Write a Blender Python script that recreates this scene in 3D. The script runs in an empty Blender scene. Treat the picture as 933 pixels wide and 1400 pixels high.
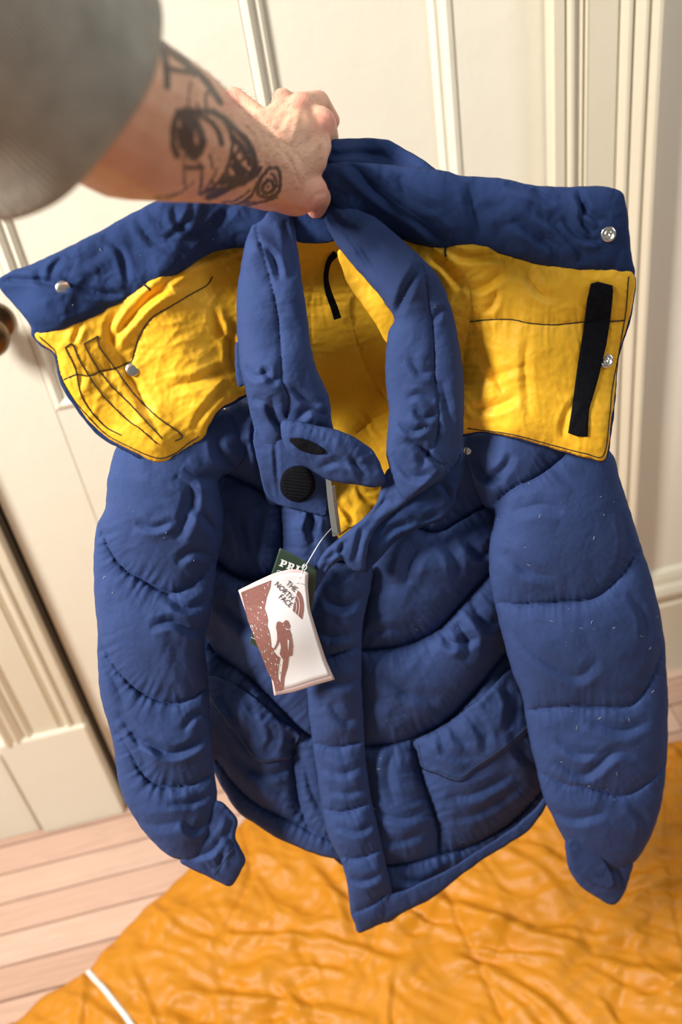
import bpy, bmesh, math, random
import numpy as np
from mathutils import Vector, Matrix
from mathutils.geometry import delaunay_2d_cdt
SC = bpy.context.scene
COL = SC.collection
random.seed(7)
# ------------------------------------------------------------------ camera
W, H, F = 933, 1400, 1361.1
CAMZ = 1.62
PITCH, YAW, ROLL = math.radians(37.672), math.radians(4.895), math.radians(-10.162)
fw = np.array([math.sin(YAW)*math.cos(PITCH), math.cos(YAW)*math.cos(PITCH), -math.sin(PITCH)])
rt = np.array([math.cos(YAW), -math.sin(YAW), 0.0])
upv = np.cross(rt, fw)
RX = math.cos(ROLL)*rt + math.sin(ROLL)*upv
UP = -math.sin(ROLL)*rt + math.cos(ROLL)*upv
cam = bpy.data.cameras.new('camera'); camo = bpy.data.objects.new('camera', cam); COL.objects.link(camo)
camo.matrix_world = Matrix(((RX[0], UP[0], -fw[0], 0), (RX[1], UP[1], -fw[1], 0), (RX[2], UP[2], -fw[2], CAMZ), (0, 0, 0, 1)))
cam.sensor_fit = 'VERTICAL'; cam.sensor_height = 36.0; cam.sensor_width = 24.0; cam.lens = 36.0*F/H
cam.clip_start = 0.02
cam.dof.use_dof = True; cam.dof.focus_distance = 0.86; cam.dof.aperture_fstop = 4.6
SC.camera = camo
# ------------------------------------------------------------------ light
wd = bpy.data.worlds.new('world'); SC.world = wd; wd.use_nodes = True
wd.node_tree.nodes['Background'].inputs[0].default_value = (1.0, 0.97, 0.93, 1)
wd.node_tree.nodes['Background'].inputs[1].default_value = 0.17
def area(name, loc, target, size, sizey, power, color):
    l = bpy.data.lights.new(name, 'AREA'); l.shape = 'RECTANGLE'; l.size = size; l.size_y = sizey
    l.energy = power; l.color = color
    o = bpy.data.objects.new(name, l); COL.objects.link(o); o.location = loc
    o.rotation_euler = (Vector(target)-Vector(loc)).to_track_quat('-Z', 'Y').to_euler(); return o
area('window_daylight_left', (-1.45, 0.05, 2.55), (0.1, 0.8, 0.9), 0.45, 0.6, 110, (1.0, 0.97, 0.925))
area('window_daylight_right', (1.7, 0.25, 2.5), (0.85, 1.33, 1.2), 0.6, 1.0, 17, (0.92, 0.97, 1.0))
SC.view_settings.view_transform = 'Standard'; SC.view_settings.look = 'None'
SC.view_settings.gamma = 1.0; SC.view_settings.use_curve_mapping = False
SC.view_settings.exposure = 0.0

# ------------------------------------------------------------------ geometry of the view (plan measurements)
def ray(px, py):
    px = np.asarray(px, float); py = np.asarray(py, float)
    return ((px-W/2)/F)[..., None]*RX - ((py-H/2)/F)[..., None]*UP + fw
HY, HS, HZ = 0.76, 0.17, 1.37          # the jacket hangs in the plane Y = HY + HS*(Z-HZ)
def hang_depth(px, py):
    v = ray(px, py)
    return (HY + HS*(CAMZ-HZ))/(v[..., 1]-HS*v[..., 2])
def at(px, py, off=0.0):               # world point in the hanging plane, off metres nearer
    t = hang_depth(px, py)-off
    return ray(px, py)*t[..., None] + np.array([0, 0, CAMZ])
def atd(px, py, t):
    return ray(px, py)*np.asarray(t)[..., None] + np.array([0, 0, CAMZ])
def to_px(P):
    d = P-np.array([0, 0, CAMZ]); z = d@fw
    return W/2+F*(d@RX)/z, H/2-F*(d@UP)/z, z

# ------------------------------------------------------------------ noise
_rng = np.random.RandomState(11)
_perm = _rng.permutation(512); _ang = _rng.rand(512)*2*np.pi
def pnoise(x, y, seed=0):
    x = x+seed*17.31; y = y-seed*9.77
    xi = np.floor(x).astype(int); yi = np.floor(y).astype(int); xf = x-xi; yf = y-yi
    def g(ix, iy):
        a = _ang[_perm[(_perm[ix & 511]+iy) & 511]]
        return np.cos(a)*(x-ix)+np.sin(a)*(y-iy)
    u = xf**3*(xf*(xf*6-15)+10); v = yf**3*(yf*(yf*6-15)+10)
    return ((g(xi, yi)*(1-u)+g(xi+1, yi)*u)*(1-v)+(g(xi, yi+1)*(1-u)+g(xi+1, yi+1)*u)*v)*1.5
def wrinkle(x, y, L, ang, aniso, seed):
    c, s = math.cos(ang), math.sin(ang)
    a = (c*x+s*y)/L/aniso; b = (-s*x+c*y)/L
    wx = pnoise(a*.6, b*.6, seed+3)*.8; wy = pnoise(a*.6, b*.6, seed+5)*.8
    n = pnoise(a+wx, b+wy, seed)
    n2 = pnoise(a*2+wy, b*2+wx, seed+8)
    return 1-2*np.sqrt(np.abs(n)+.01) + .45*(1-2*np.sqrt(np.abs(n2)+.01))

# ------------------------------------------------------------------ curves
def resample(pts, step, closed):
    P = np.array(pts, float); Q = np.vstack([P, P[:1]]) if closed else P
    seg = np.hypot(*np.diff(Q, axis=0).T); s = np.concatenate([[0], np.cumsum(seg)])
    n = max(3 if closed else 2, int(round(s[-1]/step)))
    t = np.linspace(0, s[-1], n+1)
    out = np.stack([np.interp(t, s, Q[:, 0]), np.interp(t, s, Q[:, 1])], 1)
    return out[:-1] if closed else out
def spline(pts, step, closed=False, sub=10):
    P = [np.array(p[:2], float) for p in pts]; n = len(P)
    if n < 3: return resample(P, step, closed)
    out = []
    rng = range(n) if closed else range(n-1)
    for i in rng:
        p1, p2 = P[i], P[(i+1) % n]
        p0 = P[i-1] if (closed or i > 0) else 2*p1-p2
        p3 = P[(i+2) % n] if (closed or i < n-2) else 2*p2-p1
        for k in range(sub):
            t = k/sub
            out.append(.5*((2*p1)+(-p0+p2)*t+(2*p0-5*p1+4*p2-p3)*t*t+(-p0+3*p1-3*p2+p3)*t**3))
    if not closed: out.append(P[-1])
    return resample(out, step, closed)
def dist_poly(X, Y, P, closed=False):
    """distance, arc-length and side sign of points to a polyline"""
    Q = np.vstack([P, P[:1]]) if closed else P
    best = np.full(X.shape, 1e9); arc = np.zeros(X.shape); sg = np.zeros(X.shape); s0 = 0
    for i in range(len(Q)-1):
        a, b = Q[i], Q[i+1]; d = b-a; L = math.hypot(*d)
        if L < 1e-9: continue
        t = np.clip(((X-a[0])*d[0]+(Y-a[1])*d[1])/L/L, 0, 1)
        dx = X-a[0]-t*d[0]; dy = Y-a[1]-t*d[1]; dd = np.hypot(dx, dy); m = dd < best
        best = np.where(m, dd, best); arc = np.where(m, s0+t*L, arc)
        sg = np.where(m, np.sign(d[0]*(Y-a[1])-d[1]*(X-a[0])), sg); s0 += L
    return best, arc, sg, s0
def inside(X, Y, P):
    c = np.zeros(X.shape, bool); n = len(P); j = n-1
    for i in range(n):
        xi, yi = P[i]; xj, yj = P[j]
        if yi != yj:
            c ^= ((yi > Y) != (yj > Y)) & (X < (xj-xi)*(Y-yi)/(yj-yi)+xi)
        j = i
    return c
def crumple(x, y, L, ang, aniso, seed):
    """flat facets between straight crisp folds"""
    r = 0
    for k, (da, sg) in enumerate(((0, 1), (.7, -1), (-.6, 1), (1.3, -1))):
        c, s = math.cos(ang+da), math.sin(ang+da); a = (c*x+s*y)/L/aniso; b = (-s*x+c*y)/L
        b = b+.5*pnoise(a*.6, b*.6, seed+k)
        m = np.clip(pnoise(a*.7+3, b*.5, seed+40+k)*2+.5, 0, 1)
        r = r+sg*m*(1-np.sqrt((2.6*pnoise(a, b, seed+k*7))**2+.01))
    return r*.8
def billow(x, y, L, ang, aniso, seed):
    """puffed cloth: rounded swells between sharp pinched valleys"""
    c, s = math.cos(ang), math.sin(ang)
    a = (c*x+s*y)/L/aniso; b = (-s*x+c*y)/L
    wx = pnoise(a*.7, b*.7, seed+3); wy = pnoise(a*.7, b*.7, seed+5)
    n = np.abs(pnoise(a+wx, b+wy, seed)); m = np.clip(pnoise(a*.5, b*.5, seed+11)*1.6+.55, 0, 1)
    return (2*np.sqrt(n+.004)-1)*m
def idw(ctrl):
    C = np.array(ctrl, float)
    def f(x, y):
        x = np.asarray(x, float); y = np.asarray(y, float)
        w = 1/(((x[..., None]-C[:, 0])**2+(y[..., None]-C[:, 1])**2)+200.0)**1.3
        return (w*C[:, 2]).sum(-1)/w.sum(-1)
    return f

# ------------------------------------------------------------------ objects
def link(name, me, mat, parent=None, smooth=True, label=None):
    o = bpy.data.objects.new(name, me); COL.objects.link(o)
    if mat is not None: me.materials.append(mat)
    if smooth and len(me.polygons):
        me.polygons.foreach_set('use_smooth', [True]*len(me.polygons))
    if parent is not None:
        o.parent = parent; off = root_of(parent)
        o.location = (-off[0], -off[1], -off[2])
        if parent.type != 'EMPTY' or parent.parent: o.location = (0, 0, 0)
    if label: o['label'] = label
    return o
def root_of(p):
    v = Vector((0, 0, 0))
    while p is not None: v = v+Vector(p.location); p = p.parent
    return v
def mesh_np(name, V, faces):
    me = bpy.data.meshes.new(name); me.from_pydata([tuple(v) for v in V], [], faces); me.update(); return me
def thing(name, label, cat, loc, group=None, kind=None):
    o = bpy.data.objects.new(name, None); COL.objects.link(o); o.location = loc; o.empty_display_size = .05
    if label: o['label'] = label
    if cat: o['category'] = cat
    if group: o['group'] = group
    if kind: o['kind'] = kind
    return o
def bm_link(name, bm, mat, parent=None, smooth=False, label=None):
    me = bpy.data.meshes.new(name); bmesh.ops.recalc_face_normals(bm, faces=bm.faces); bm.to_mesh(me); bm.free()
    return link(name, me, mat, parent, smooth, label)

# ------------------------------------------------------------------ materials
def s2l(c):
    return tuple(((v/255)/12.92 if v/255 <= .04045 else ((v/255+.055)/1.055)**2.4) for v in c)
def mat(name, col, rough=.6, bump=None, var=0.0, varscale=8, metallic=0, sheen=0, sss=0, spec=.5, col2=None):
    m = bpy.data.materials.new(name); m.use_nodes = True; nt = m.node_tree; N = nt.nodes; L = nt.links
    b = N['Principled BSDF']; b.inputs['Base Color'].default_value = (*col, 1); b.inputs['Roughness'].default_value = rough
    b.inputs['Metallic'].default_value = metallic; b.inputs['Specular IOR Level'].default_value = spec
    if sheen: b.inputs['Sheen Weight'].default_value = sheen; b.inputs['Sheen Roughness'].default_value = .5
    if sss:
        b.inputs['Subsurface Weight'].default_value = sss; b.inputs['Subsurface Radius'].default_value = (1, .35, .2)
        b.inputs['Subsurface Scale'].default_value = .006
    tc = N.new('ShaderNodeTexCoord')
    if var:
        n = N.new('ShaderNodeTexNoise'); n.inputs['Scale'].default_value = varscale; n.inputs['Detail'].default_value = 6
        L.new(tc.outputs['Object'], n.inputs['Vector'])
        r = N.new('ShaderNodeMix'); r.data_type = 'RGBA'
        r.inputs[6].default_value = (*[c*(1-var) for c in col], 1)
        r.inputs[7].default_value = (*(col2 or [min(1, c*(1+var)) for c in col]), 1)
        L.new(n.outputs['Fac'], r.inputs[0]); L.new(r.outputs[2], b.inputs['Base Color'])
    if bump:
        prev = None
        for (kind, sc, dist) in bump:
            if kind == 'noise':
                t = N.new('ShaderNodeTexNoise'); t.inputs['Scale'].default_value = sc; t.inputs['Detail'].default_value = 3
                L.new(tc.outputs['Object'], t.inputs['Vector']); out = t.outputs['Fac']
            elif kind == 'weave':
                t = N.new('ShaderNodeTexWave'); t.inputs['Scale'].default_value = sc; t.inputs['Distortion'].default_value = 1.5
                t.bands_direction = 'DIAGONAL'; L.new(tc.outputs['Object'], t.inputs['Vector'])
                t2 = N.new('ShaderNodeTexNoise'); t2.inputs['Scale'].default_value = sc*3
                L.new(tc.outputs['Object'], t2.inputs['Vector'])
                a = N.new('ShaderNodeMath'); a.operation = 'ADD'; L.new(t.outputs['Fac'], a.inputs[0]); L.new(t2.outputs['Fac'], a.inputs[1]); out = a.outputs[0]
            bp = N.new('ShaderNodeBump'); bp.inputs['Strength'].default_value = 1; bp.inputs['Distance'].default_value = dist
            L.new(out, bp.inputs['Height'])
            if prev: L.new(prev.outputs['Normal'], bp.inputs['Normal'])
            prev = bp
        L.new(prev.outputs['Normal'], b.inputs['Normal'])
    return m
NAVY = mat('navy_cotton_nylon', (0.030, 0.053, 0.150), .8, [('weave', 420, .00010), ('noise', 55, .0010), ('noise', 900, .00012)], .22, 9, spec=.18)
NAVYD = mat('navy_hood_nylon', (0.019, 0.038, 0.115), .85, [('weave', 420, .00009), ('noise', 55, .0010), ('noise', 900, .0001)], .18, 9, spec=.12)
YEL = mat('yellow_nylon_lining', (0.84, 0.45, 0.022), .58, [('noise', 45, .0012), ('noise', 160, .0003)], .12, 10, spec=.3)
BAG = mat('amber_nylon_shell', (0.56, 0.215, 0.006), .5, [('noise', 60, .0006)], .15, 6, spec=.4)
THREAD = mat('black_thread', (.006, .006, .010), .8)
NTHREAD = mat('navy_thread', (.012, .025, .06), .8)
VELCRO = mat('black_hook_tape', (.006, .006, .009), .95, [('noise', 900, .0012)], .5, 300, col2=(.011, .011, .015), spec=.1)
METAL = mat('nickel_snap', (.78, .75, .70), .25, None, metallic=1)
PAINT = mat('cream_gloss_paint', s2l((229, 223, 204)), .38, [('noise', 18, .0012), ('noise', 140, .00025)], .03, 3)
PAINTC = mat('casing_paint', s2l((218, 208, 184)), .4, [('noise', 18, .0010), ('noise', 140, .0002)], .03, 3)
WALLM = mat('white_wall_plaster', s2l((236, 229, 212)), .7, [('noise', 90, .0006)], .02, 4)
JAMB = mat('jamb_paint_shaded', s2l((84, 75, 60)), .8, None, .2, 20)  # dark tone paints in the shade of the recessed jamb
BRASS = mat('aged_brass', (.16, .10, .05), .32, [('noise', 60, .0003)], .5, 30, metallic=1)
SHIRT = mat('grey_heather_jersey', s2l((172, 166, 152)), .9, [('weave', 220, .0004)], .38, 60)

# ------------------------------------------------------------------ puffy panels
REG = {}
def puffy(name, outline, m, parent, off, kg=.3, kp=.3, seams=(), creases=(), step=2.45, back=.5, seed=1, amp=1.2, L=34, ang=0.6,
          aniso=2.2, pucker=1.6, plen=13, pwav=8, smooth=True, cap=60, label=None, key=None, sharp=(), edge=0.0, edge_noise=0.7, amp2=.5, micro=.3, ridge=False):
    """one filled or layered piece of cloth: an outline in plan, inflated, quilted along its seams and creased"""
    O = spline(outline, step, True) if smooth else resample_keep(outline, step)
    en = edge_noise
    if en:
        s = np.arange(len(O))*step
        c = np.roll(O, -1, 0)-np.roll(O, 1, 0); c /= np.hypot(*c.T)[:, None]+1e-9
        k = pnoise(s/14, s*0+seed, seed)*en+pnoise(s/45, s*0+seed, seed+2)*en*1.6
        O = O+np.stack([-c[:, 1]*k, c[:, 0]*k], 1)
    SE = [spline(s, step*.9) for s in seams]
    off_f = off if callable(off) else (lambda x, y: np.full(np.shape(x), off, float))
    x0, y0 = O.min(0); x1, y1 = O.max(0)
    gy = np.arange(y0, y1, step*.866); rows = []
    for i, yy in enumerate(gy):
        xs = np.arange(x0+(i % 2)*step/2, x1, step); rows.append(np.stack([xs, np.full(xs.shape, yy)], 1))
    G = np.vstack(rows)
    ins = inside(G[:, 0], G[:, 1], O); G = G[ins]
    d, _, _, _ = dist_poly(G[:, 0], G[:, 1], O, True); G = G[d > step*.55]
    SP = []
    for s in SE:
        k = inside(s[:, 0], s[:, 1], O)
        dd, _, _, _ = dist_poly(s[:, 0], s[:, 1], O, True); s = s[k & (dd > step*.5)]
        if len(s) > 1: SP.append(s)
        if len(G) and len(s) > 1:
            d, _, _, _ = dist_poly(G[:, 0], G[:, 1], s); G = G[d > step*.5]
    G = G+(_rng.rand(*G.shape)-.5)*.2*step
    verts = [Vector(p) for p in O]; edges = []; nO = len(O)
    for s in SP:
        b = len(verts); verts += [Vector(p) for p in s]; edges += [(b+i, b+i+1) for i in range(len(s)-1)]
    verts += [Vector(p) for p in G]
    vo, eo, fo, _, _, _ = delaunay_2d_cdt(verts, edges, [list(range(nO))], 1, 1e-4)
    X = np.array([v.x for v in vo]); Y = np.array([v.y for v in vo]); n = len(X)
    Fc = np.array([f for f in fo if len(f) == 3])
    dO, arcO, _, _ = dist_poly(X, Y, O, True)
    onO = dO < .05
    E = np.vstack([Fc[:, [0, 1]], Fc[:, [1, 2]], Fc[:, [2, 0]]]); E = np.sort(E, 1); E = np.unique(E, axis=0)
    a, b = E.T
    deg = np.bincount(a, minlength=n)+np.bincount(b, minlength=n)
    def solve(fix):
        free = ~fix; bb = np.where(free, 1.5*step*step, 0.0)
        def A(v): return np.where(free, deg*v-np.bincount(a, v[b], n)-np.bincount(b, v[a], n), 0)
        x = np.zeros(n); r = bb-A(x); p = r/np.maximum(deg, 1); z = p.copy(); rz = r@z; r0 = r@r
        for it in range(400):
            Ap = A(p); al = rz/(p@Ap+1e-30); x += al*p; r -= al*Ap
            if r@r < 1e-5*r0: break
            z = r/np.maximum(deg, 1); rn = r@z; p = z+(rn/rz)*p; rz = rn
        return np.maximum(x, 0)
    hg = np.sqrt(2*solve(onO)); hg = cap*np.tanh(hg*kg/cap)
    h = hg.copy(); dmin = np.full(n, 1e9)
    if SP or kp:
        fix = onO.copy(); ds = np.full(n, 1e9)
        for s in SP:
            d, arc, _, tot = dist_poly(X, Y, s); fix |= d < .05
            m_ = d < ds; ds = np.where(m_, d, ds)
            pk = pnoise(arc/pwav, d/60+seed, seed+4)+.6*pnoise(arc/pwav*2.1, d/40, seed+6)
            h += 1.7*pucker*pk*np.exp(-d/(plen*1.25))*np.minimum(1, d/3)
        h += kp*np.sqrt(2*solve(fix))
        dmin = ds
    pk = pnoise(arcO/pwav, dO/60, seed+9)
    sm = np.clip(dO/8, 0, 1)
    h += .6*pucker*pk*np.exp(-dO/plen)*np.minimum(1, dO/4)
    fade = sm
    wf_ = wrinkle if ridge else billow
    h += fade*(amp*(1.25*wf_(X, Y, L, ang, aniso, seed) if ridge else 1.5*crumple(X, Y, L, ang, aniso, seed)+.8*billow(X, Y, L*1.4, ang+.5, aniso, seed+50))+amp*amp2*wf_(X, Y, L*.45, ang+.9, aniso*.8, seed+20)+micro*pnoise(X/5, Y/5, seed+30))
    for c in creases:
        pts, wd_, dp = c[0], c[1]*.9, c[2]*1.8
        cs = spline(pts, step)
        d, arc, sg, tot = dist_poly(X, Y, cs)
        tp = np.clip(np.sin(np.pi*np.clip(arc/tot, 0.0, 1)), 0, 1)**.5
        if len(c) > 3 and c[3] == 'open': tp = np.ones_like(tp)
        v = -1.15*np.exp(-np.sqrt(d*d+.6)/wd_)+.5*np.exp(-np.sqrt((d-2.2*wd_)**2+.8)/wd_/1.1)
        lip = .5*np.exp(-np.abs(d-1.7*wd_)/(wd_*1.1))*(sg > 0)
        h += np.clip(dO/6, 0, 1)*dp*tp*(v+lip)
    if edge:   # raised hemmed edge
        h += edge*np.exp(-((dO-5)/3.5)**2)
    h = np.where(onO, 0, h)
    h = np.where(~onO, np.maximum(h, .25), h)
    # light smoothing
    for _ in range(1):
        av = (np.bincount(a, h[b], n)+np.bincount(b, h[a], n))/np.maximum(deg, 1); h = np.where(onO | (dmin < .05), h, .86*h+.14*av)
    zc = hang_depth(X, Y); off_ = off_f(X, Y); toM = zc/F
    front = at(X, Y, off_+h*toM)
    inner = np.where(~onO)[0]; remap = np.arange(n); remap[inner] = n+np.arange(len(inner))
    backv = at(X[inner], Y[inner], (off_-np.minimum(hg, cap)*back*toM-.0004)[inner])
    V = np.vstack([front, backv])
    P0, P1, P2 = front[Fc[:, 0]], front[Fc[:, 1]], front[Fc[:, 2]]
    nn = np.cross(P1-P0, P2-P0); vd = P0-np.array([0, 0, CAMZ]); flip = (np.einsum('ij,ij->i', nn, vd)).sum() > 0
    Ff = Fc[:, ::-1] if flip else Fc
    Fb = remap[Ff][:, ::-1]
    key_ = (Fb == Ff[:, ::-1]).all(1)
    faces = [tuple(map(int, f)) for f in Ff]+[tuple(map(int, f)) for f in Fb[~key_]]
    me = mesh_np(name, V, faces)
    o = link(name, me, m, parent, True, label)
    REG[key or name] = (X, Y, off_+h*toM, O)
    return o
def resample_keep(pts, step):
    out = []; n = len(pts)
    for i in range(n):
        p = np.array(pts[i], float); q = np.array(pts[(i+1) % n], float); k = max(1, int(round(math.hypot(*(q-p))/step)))
        for j in range(k): out.append(p+(q-p)*j/k)
    return np.array(out)
def surf(key, x, y):
    X, Y, o, _ = REG[key]; x = np.atleast_1d(np.asarray(x, float)); y = np.atleast_1d(np.asarray(y, float)); r = np.zeros(x.shape)
    for i in range(len(x)):
        d = (X-x[i])**2+(Y-y[i])**2; j = np.argpartition(d, 4)[:4]; w = 1/(d[j]+.5); r[i] = (w*o[j]).sum()/w.sum()
    return r
def tube(name, P, rad, m, parent, nseg=6, label=None, closed=False):
    P = [Vector(p) for p in P]; V = []; Fa = []; n = len(P)
    for i, p in enumerate(P):
        t = (P[min(i+1, n-1)]-P[max(i-1, 0)]).normalized(); u = t.orthogonal().normalized() if i == 0 else (u-t*u.dot(t)).normalized(); w = t.cross(u)
        r = rad[i] if hasattr(rad, '__len__') else rad
        for k in range(nseg):
            a_ = 2*math.pi*k/nseg; V.append(p+u*(r*math.cos(a_))+w*(r*math.sin(a_)))
    for i in range(n-1):
        for k in range(nseg):
            Fa.append((i*nseg+k, i*nseg+(k+1) % nseg, (i+1)*nseg+(k+1) % nseg, (i+1)*nseg+k))
    Fa.append(tuple(range(nseg))[::-1]); Fa.append(tuple((n-1)*nseg+k for k in range(nseg)))
    return link(name, mesh_np(name, V, Fa), m, parent, True, label)
def stitch(key, pts, parent, m=None, w=.0005, name='stitching', dash=True, jit=.35):
    """a sewn thread line: short raised stitches that follow the cloth"""
    s = spline(pts, 1.6); x = s[:, 0]+(_rng.rand(len(s))-.5)*jit; y = s[:, 1]+(_rng.rand(len(s))-.5)*jit
    o = surf(key, x, y); k = np.ones(5)/5; oo = np.convolve(np.pad(o, 2, mode='edge'), k, 'valid')
    o = np.maximum(o*.5+oo*.5, o)+.0002
    bob = (.00035*np.abs(np.sin(np.arange(len(x))*.9))) if dash else 0
    P = at(x, y, o+bob)
    return tube(name, P, w, m or THREAD, parent, 5)
def decal(name, poly, key, m, parent, thick=.0012, label=None, smooth=True, step=3, lift=.0006, rim=True):
    """a flat sewn-on piece that follows the cloth below it"""
    O = spline(poly, step, True) if smooth else resample_keep(poly, step)
    x0, y0 = O.min(0); x1, y1 = O.max(0)
    gx, gy = np.meshgrid(np.arange(x0, x1, step), np.arange(y0, y1, step)); G = np.stack([gx.ravel(), gy.ravel()], 1)
    G = G[inside(G[:, 0], G[:, 1], O)]; d, _, _, _ = dist_poly(G[:, 0], G[:, 1], O, True); G = G[d > step*.5]
    vo, eo, fo, _, _, _ = delaunay_2d_cdt([Vector(p) for p in O]+[Vector(p) for p in G], [], [list(range(len(O)))], 1, 1e-4)
    X = np.array([v.x for v in vo]); Y = np.array([v.y for v in vo]); n = len(X)
    o = surf(key, X, Y) if isinstance(key, str) else key(X, Y)
    d, _, _, _ = dist_poly(X, Y, O, True)
    Fr = at(X, Y, o+lift+thick*np.clip(.55+d/4, 0, 1)); Bk = at(X, Y, o+lift-.0004)
    F1 = [tuple(f) for f in fo]; V = np.vstack([Fr, Bk])
    nn = sum((Vector(Fr[f[1]])-Vector(Fr[f[0]])).cross(Vector(Fr[f[2]])-Vector(Fr[f[0]])).dot(Vector(ray(X[f[0]], Y[f[0]]))) for f in F1[:40])
    if nn > 0: F1 = [f[::-1] for f in F1]
    Fa = list(F1)+[tuple(i+n for i in f[::-1]) for f in F1]
    cnt = {}
    for f in F1:
        for i in range(3):
            e = (f[i], f[(i+1) % 3]); cnt[e] = 1
    for (i, j) in list(cnt):
        if (j, i) not in cnt: Fa.append((j, i, i+n, j+n))
    return link(name, mesh_np(name, V, Fa), m, parent, True, label)
def lathe_at(name, prof, C, axis, m, parent, n=28, label=None):
    """prof: list of (radius, height) turned about axis at C"""
    axis = Vector(axis).normalized(); u = axis.orthogonal().normalized(); w = axis.cross(u); C = Vector(C); V = []; Fa = []
    for r, h in prof:
        for k in range(n):
            a_ = 2*math.pi*k/n; V.append(C+axis*h+u*(r*math.cos(a_))+w*(r*math.sin(a_)))
    for i in range(len(prof)-1):
        for k in range(n):
            Fa.append((i*n+k, i*n+(k+1) % n, (i+1)*n+(k+1) % n, (i+1)*n+k))
    Fa.append(tuple(range(n))[::-1]); Fa.append(tuple((len(prof)-1)*n+k for k in range(n)))
    return link(name, mesh_np(name, V, Fa), m, parent, True, label)

# ================================================================== THE ROOM
DW = 1.337                              # door face
def box(name, x0, x1, y0, y1, z0, z1, m, parent=None, bev=.002, smooth=False):
    bm = bmesh.new(); bmesh.ops.create_cube(bm, size=1)
    for v in bm.verts: v.co = Vector((x0+(v.co.x+.5)*(x1-x0), y0+(v.co.y+.5)*(y1-y0), z0+(v.co.z+.5)*(z1-z0)))
    if bev: bmesh.ops.bevel(bm, geom=bm.edges[:], offset=bev, segments=2, affect='EDGES')
    return bm_link(name, bm, m, parent, smooth)
def struct(o): o['kind'] = 'structure'; return o
def extrude_profile(name, prof, z0, z1, m, parent=None, axis='z'):
    """closed profile of (a, b) pairs swept upright (axis z: a=x, b=y) or along the wall (axis x: a=z, b=y)"""
    n = len(prof); V = []
    for t in (z0, z1):
        for a_, b_ in prof: V.append((a_, b_, t) if axis == 'z' else (t, b_, a_))
    Fa = [(i, (i+1) % n, n+(i+1) % n, n+i) for i in range(n)]+[tuple(range(n))[::-1], tuple(range(n, 2*n))]
    me = mesh_np(name, V, Fa); bm = bmesh.new(); bm.from_mesh(me); bmesh.ops.recalc_face_normals(bm, faces=bm.faces); bm.to_mesh(me); bm.free()
    return link(name, me, m, parent, False)

# wall with the door opening: two side pieces and the head, one structure each
WY = 1.330
bm = bmesh.new()
def bmbox(bm, x0, x1, y0, y1, z0, z1):
    r = bmesh.ops.create_cube(bm, size=1)
    for v in r['verts']: v.co = Vector((x0+(v.co.x+.5)*(x1-x0), y0+(v.co.y+.5)*(y1-y0), z0+(v.co.z+.5)*(z1-z0)))
bmbox(bm, .56, 2.4, WY, WY+.12, 0, 2.7); bmbox(bm, -2.0, -.50, WY, WY+.12, 0, 2.7); bmbox(bm, -.50, .56, WY, WY+.12, 2.1, 2.7)
struct(bm_link('wall_back', bm, WALLM))
# jamb lining round the opening
bm = bmesh.new()
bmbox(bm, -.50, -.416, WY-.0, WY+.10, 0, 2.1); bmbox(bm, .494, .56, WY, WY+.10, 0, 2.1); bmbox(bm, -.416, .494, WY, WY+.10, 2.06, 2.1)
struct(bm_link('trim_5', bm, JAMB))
# door: stiles, rails, recessed panels, mouldings
door = thing('door_1', None, None, (.044, DW+.02, 0), kind='structure')
def dpart(name, *a, **k): return box(name, *a, **k, parent=door)
T = .036
for x0, x1 in ((-.410, -.278), (-.014, .102), (.366, .492)):
    dpart('stile', x0, x1, DW, DW+T, .012, 2.05, PAINT, bev=.0012)
PX = ((-.278, -.014), (.102, .366)); PZ = ((.20, .67), (.892, 1.96))
for x0, x1 in PX:
    for z0, z1 in ((.012, .20), (.67, .892), (1.96, 2.05)):
        dpart('rail', x0, x1, DW+.0006, DW+T, z0, z1, PAINT, bev=.0008)
    for z0, z1 in PZ:
        dpart('panel', x0, x1, DW+.014, DW+T-.006, z0, z1, PAINT, bev=0)
        # moulding: mitred frame swept round the opening
        prof = [(0, .0), (.003, -.003), (.009, -.0045), (.013, -.001), (.0145, .004), (.018, .0055), (.023, .004), (.0265, .008), (.0285, .0135)]
        V = []; Fa = []; rings = []
        for (d_, y_) in prof:
            rings.append([(x0+d_, DW+y_, z0+d_), (x1-d_, DW+y_, z0+d_), (x1-d_, DW+y_, z1-d_), (x0+d_, DW+y_, z1-d_)])
        for r in rings: V += r
        for i in range(len(prof)-1):
            for k in range(4): Fa.append((i*4+k, i*4+(k+1) % 4, (i+1)*4+(k+1) % 4, (i+1)*4+k))
        b = len(V)
        for r in (rings[0], rings[-1]): V += [(p[0], DW+.02, p[2]) for p in r]
        for k in range(4): Fa.append((k, b+k, b+(k+1) % 4, (k+1) % 4)); Fa.append(((len(prof)-1)*4+(k+1) % 4, b+4+(k+1) % 4, b+4+k, (len(prof)-1)*4+k))
        me = mesh_np('panel_moulding', V, Fa); bm = bmesh.new(); bm.from_mesh(me); bmesh.ops.recalc_face_normals(bm, faces=bm.faces)
        bm_link('panel_moulding', bm, PAINT, door)
kx, kz = -.319, 1.050
rose = lathe_at('door_knob', [(.0, 0), (.030, 0), (.032, .003), (.029, .006), (.022, .007), (.013, .011), (.011, .030), (.016, .036), (.025, .041), (.029, .049), (.029, .056), (.024, .064), (.012, .069), (0.001, .070)],
                (kx, DW, kz), (0, -1, 0), BRASS, door, 36, 'aged dark brass round knob on a round rose')
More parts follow.
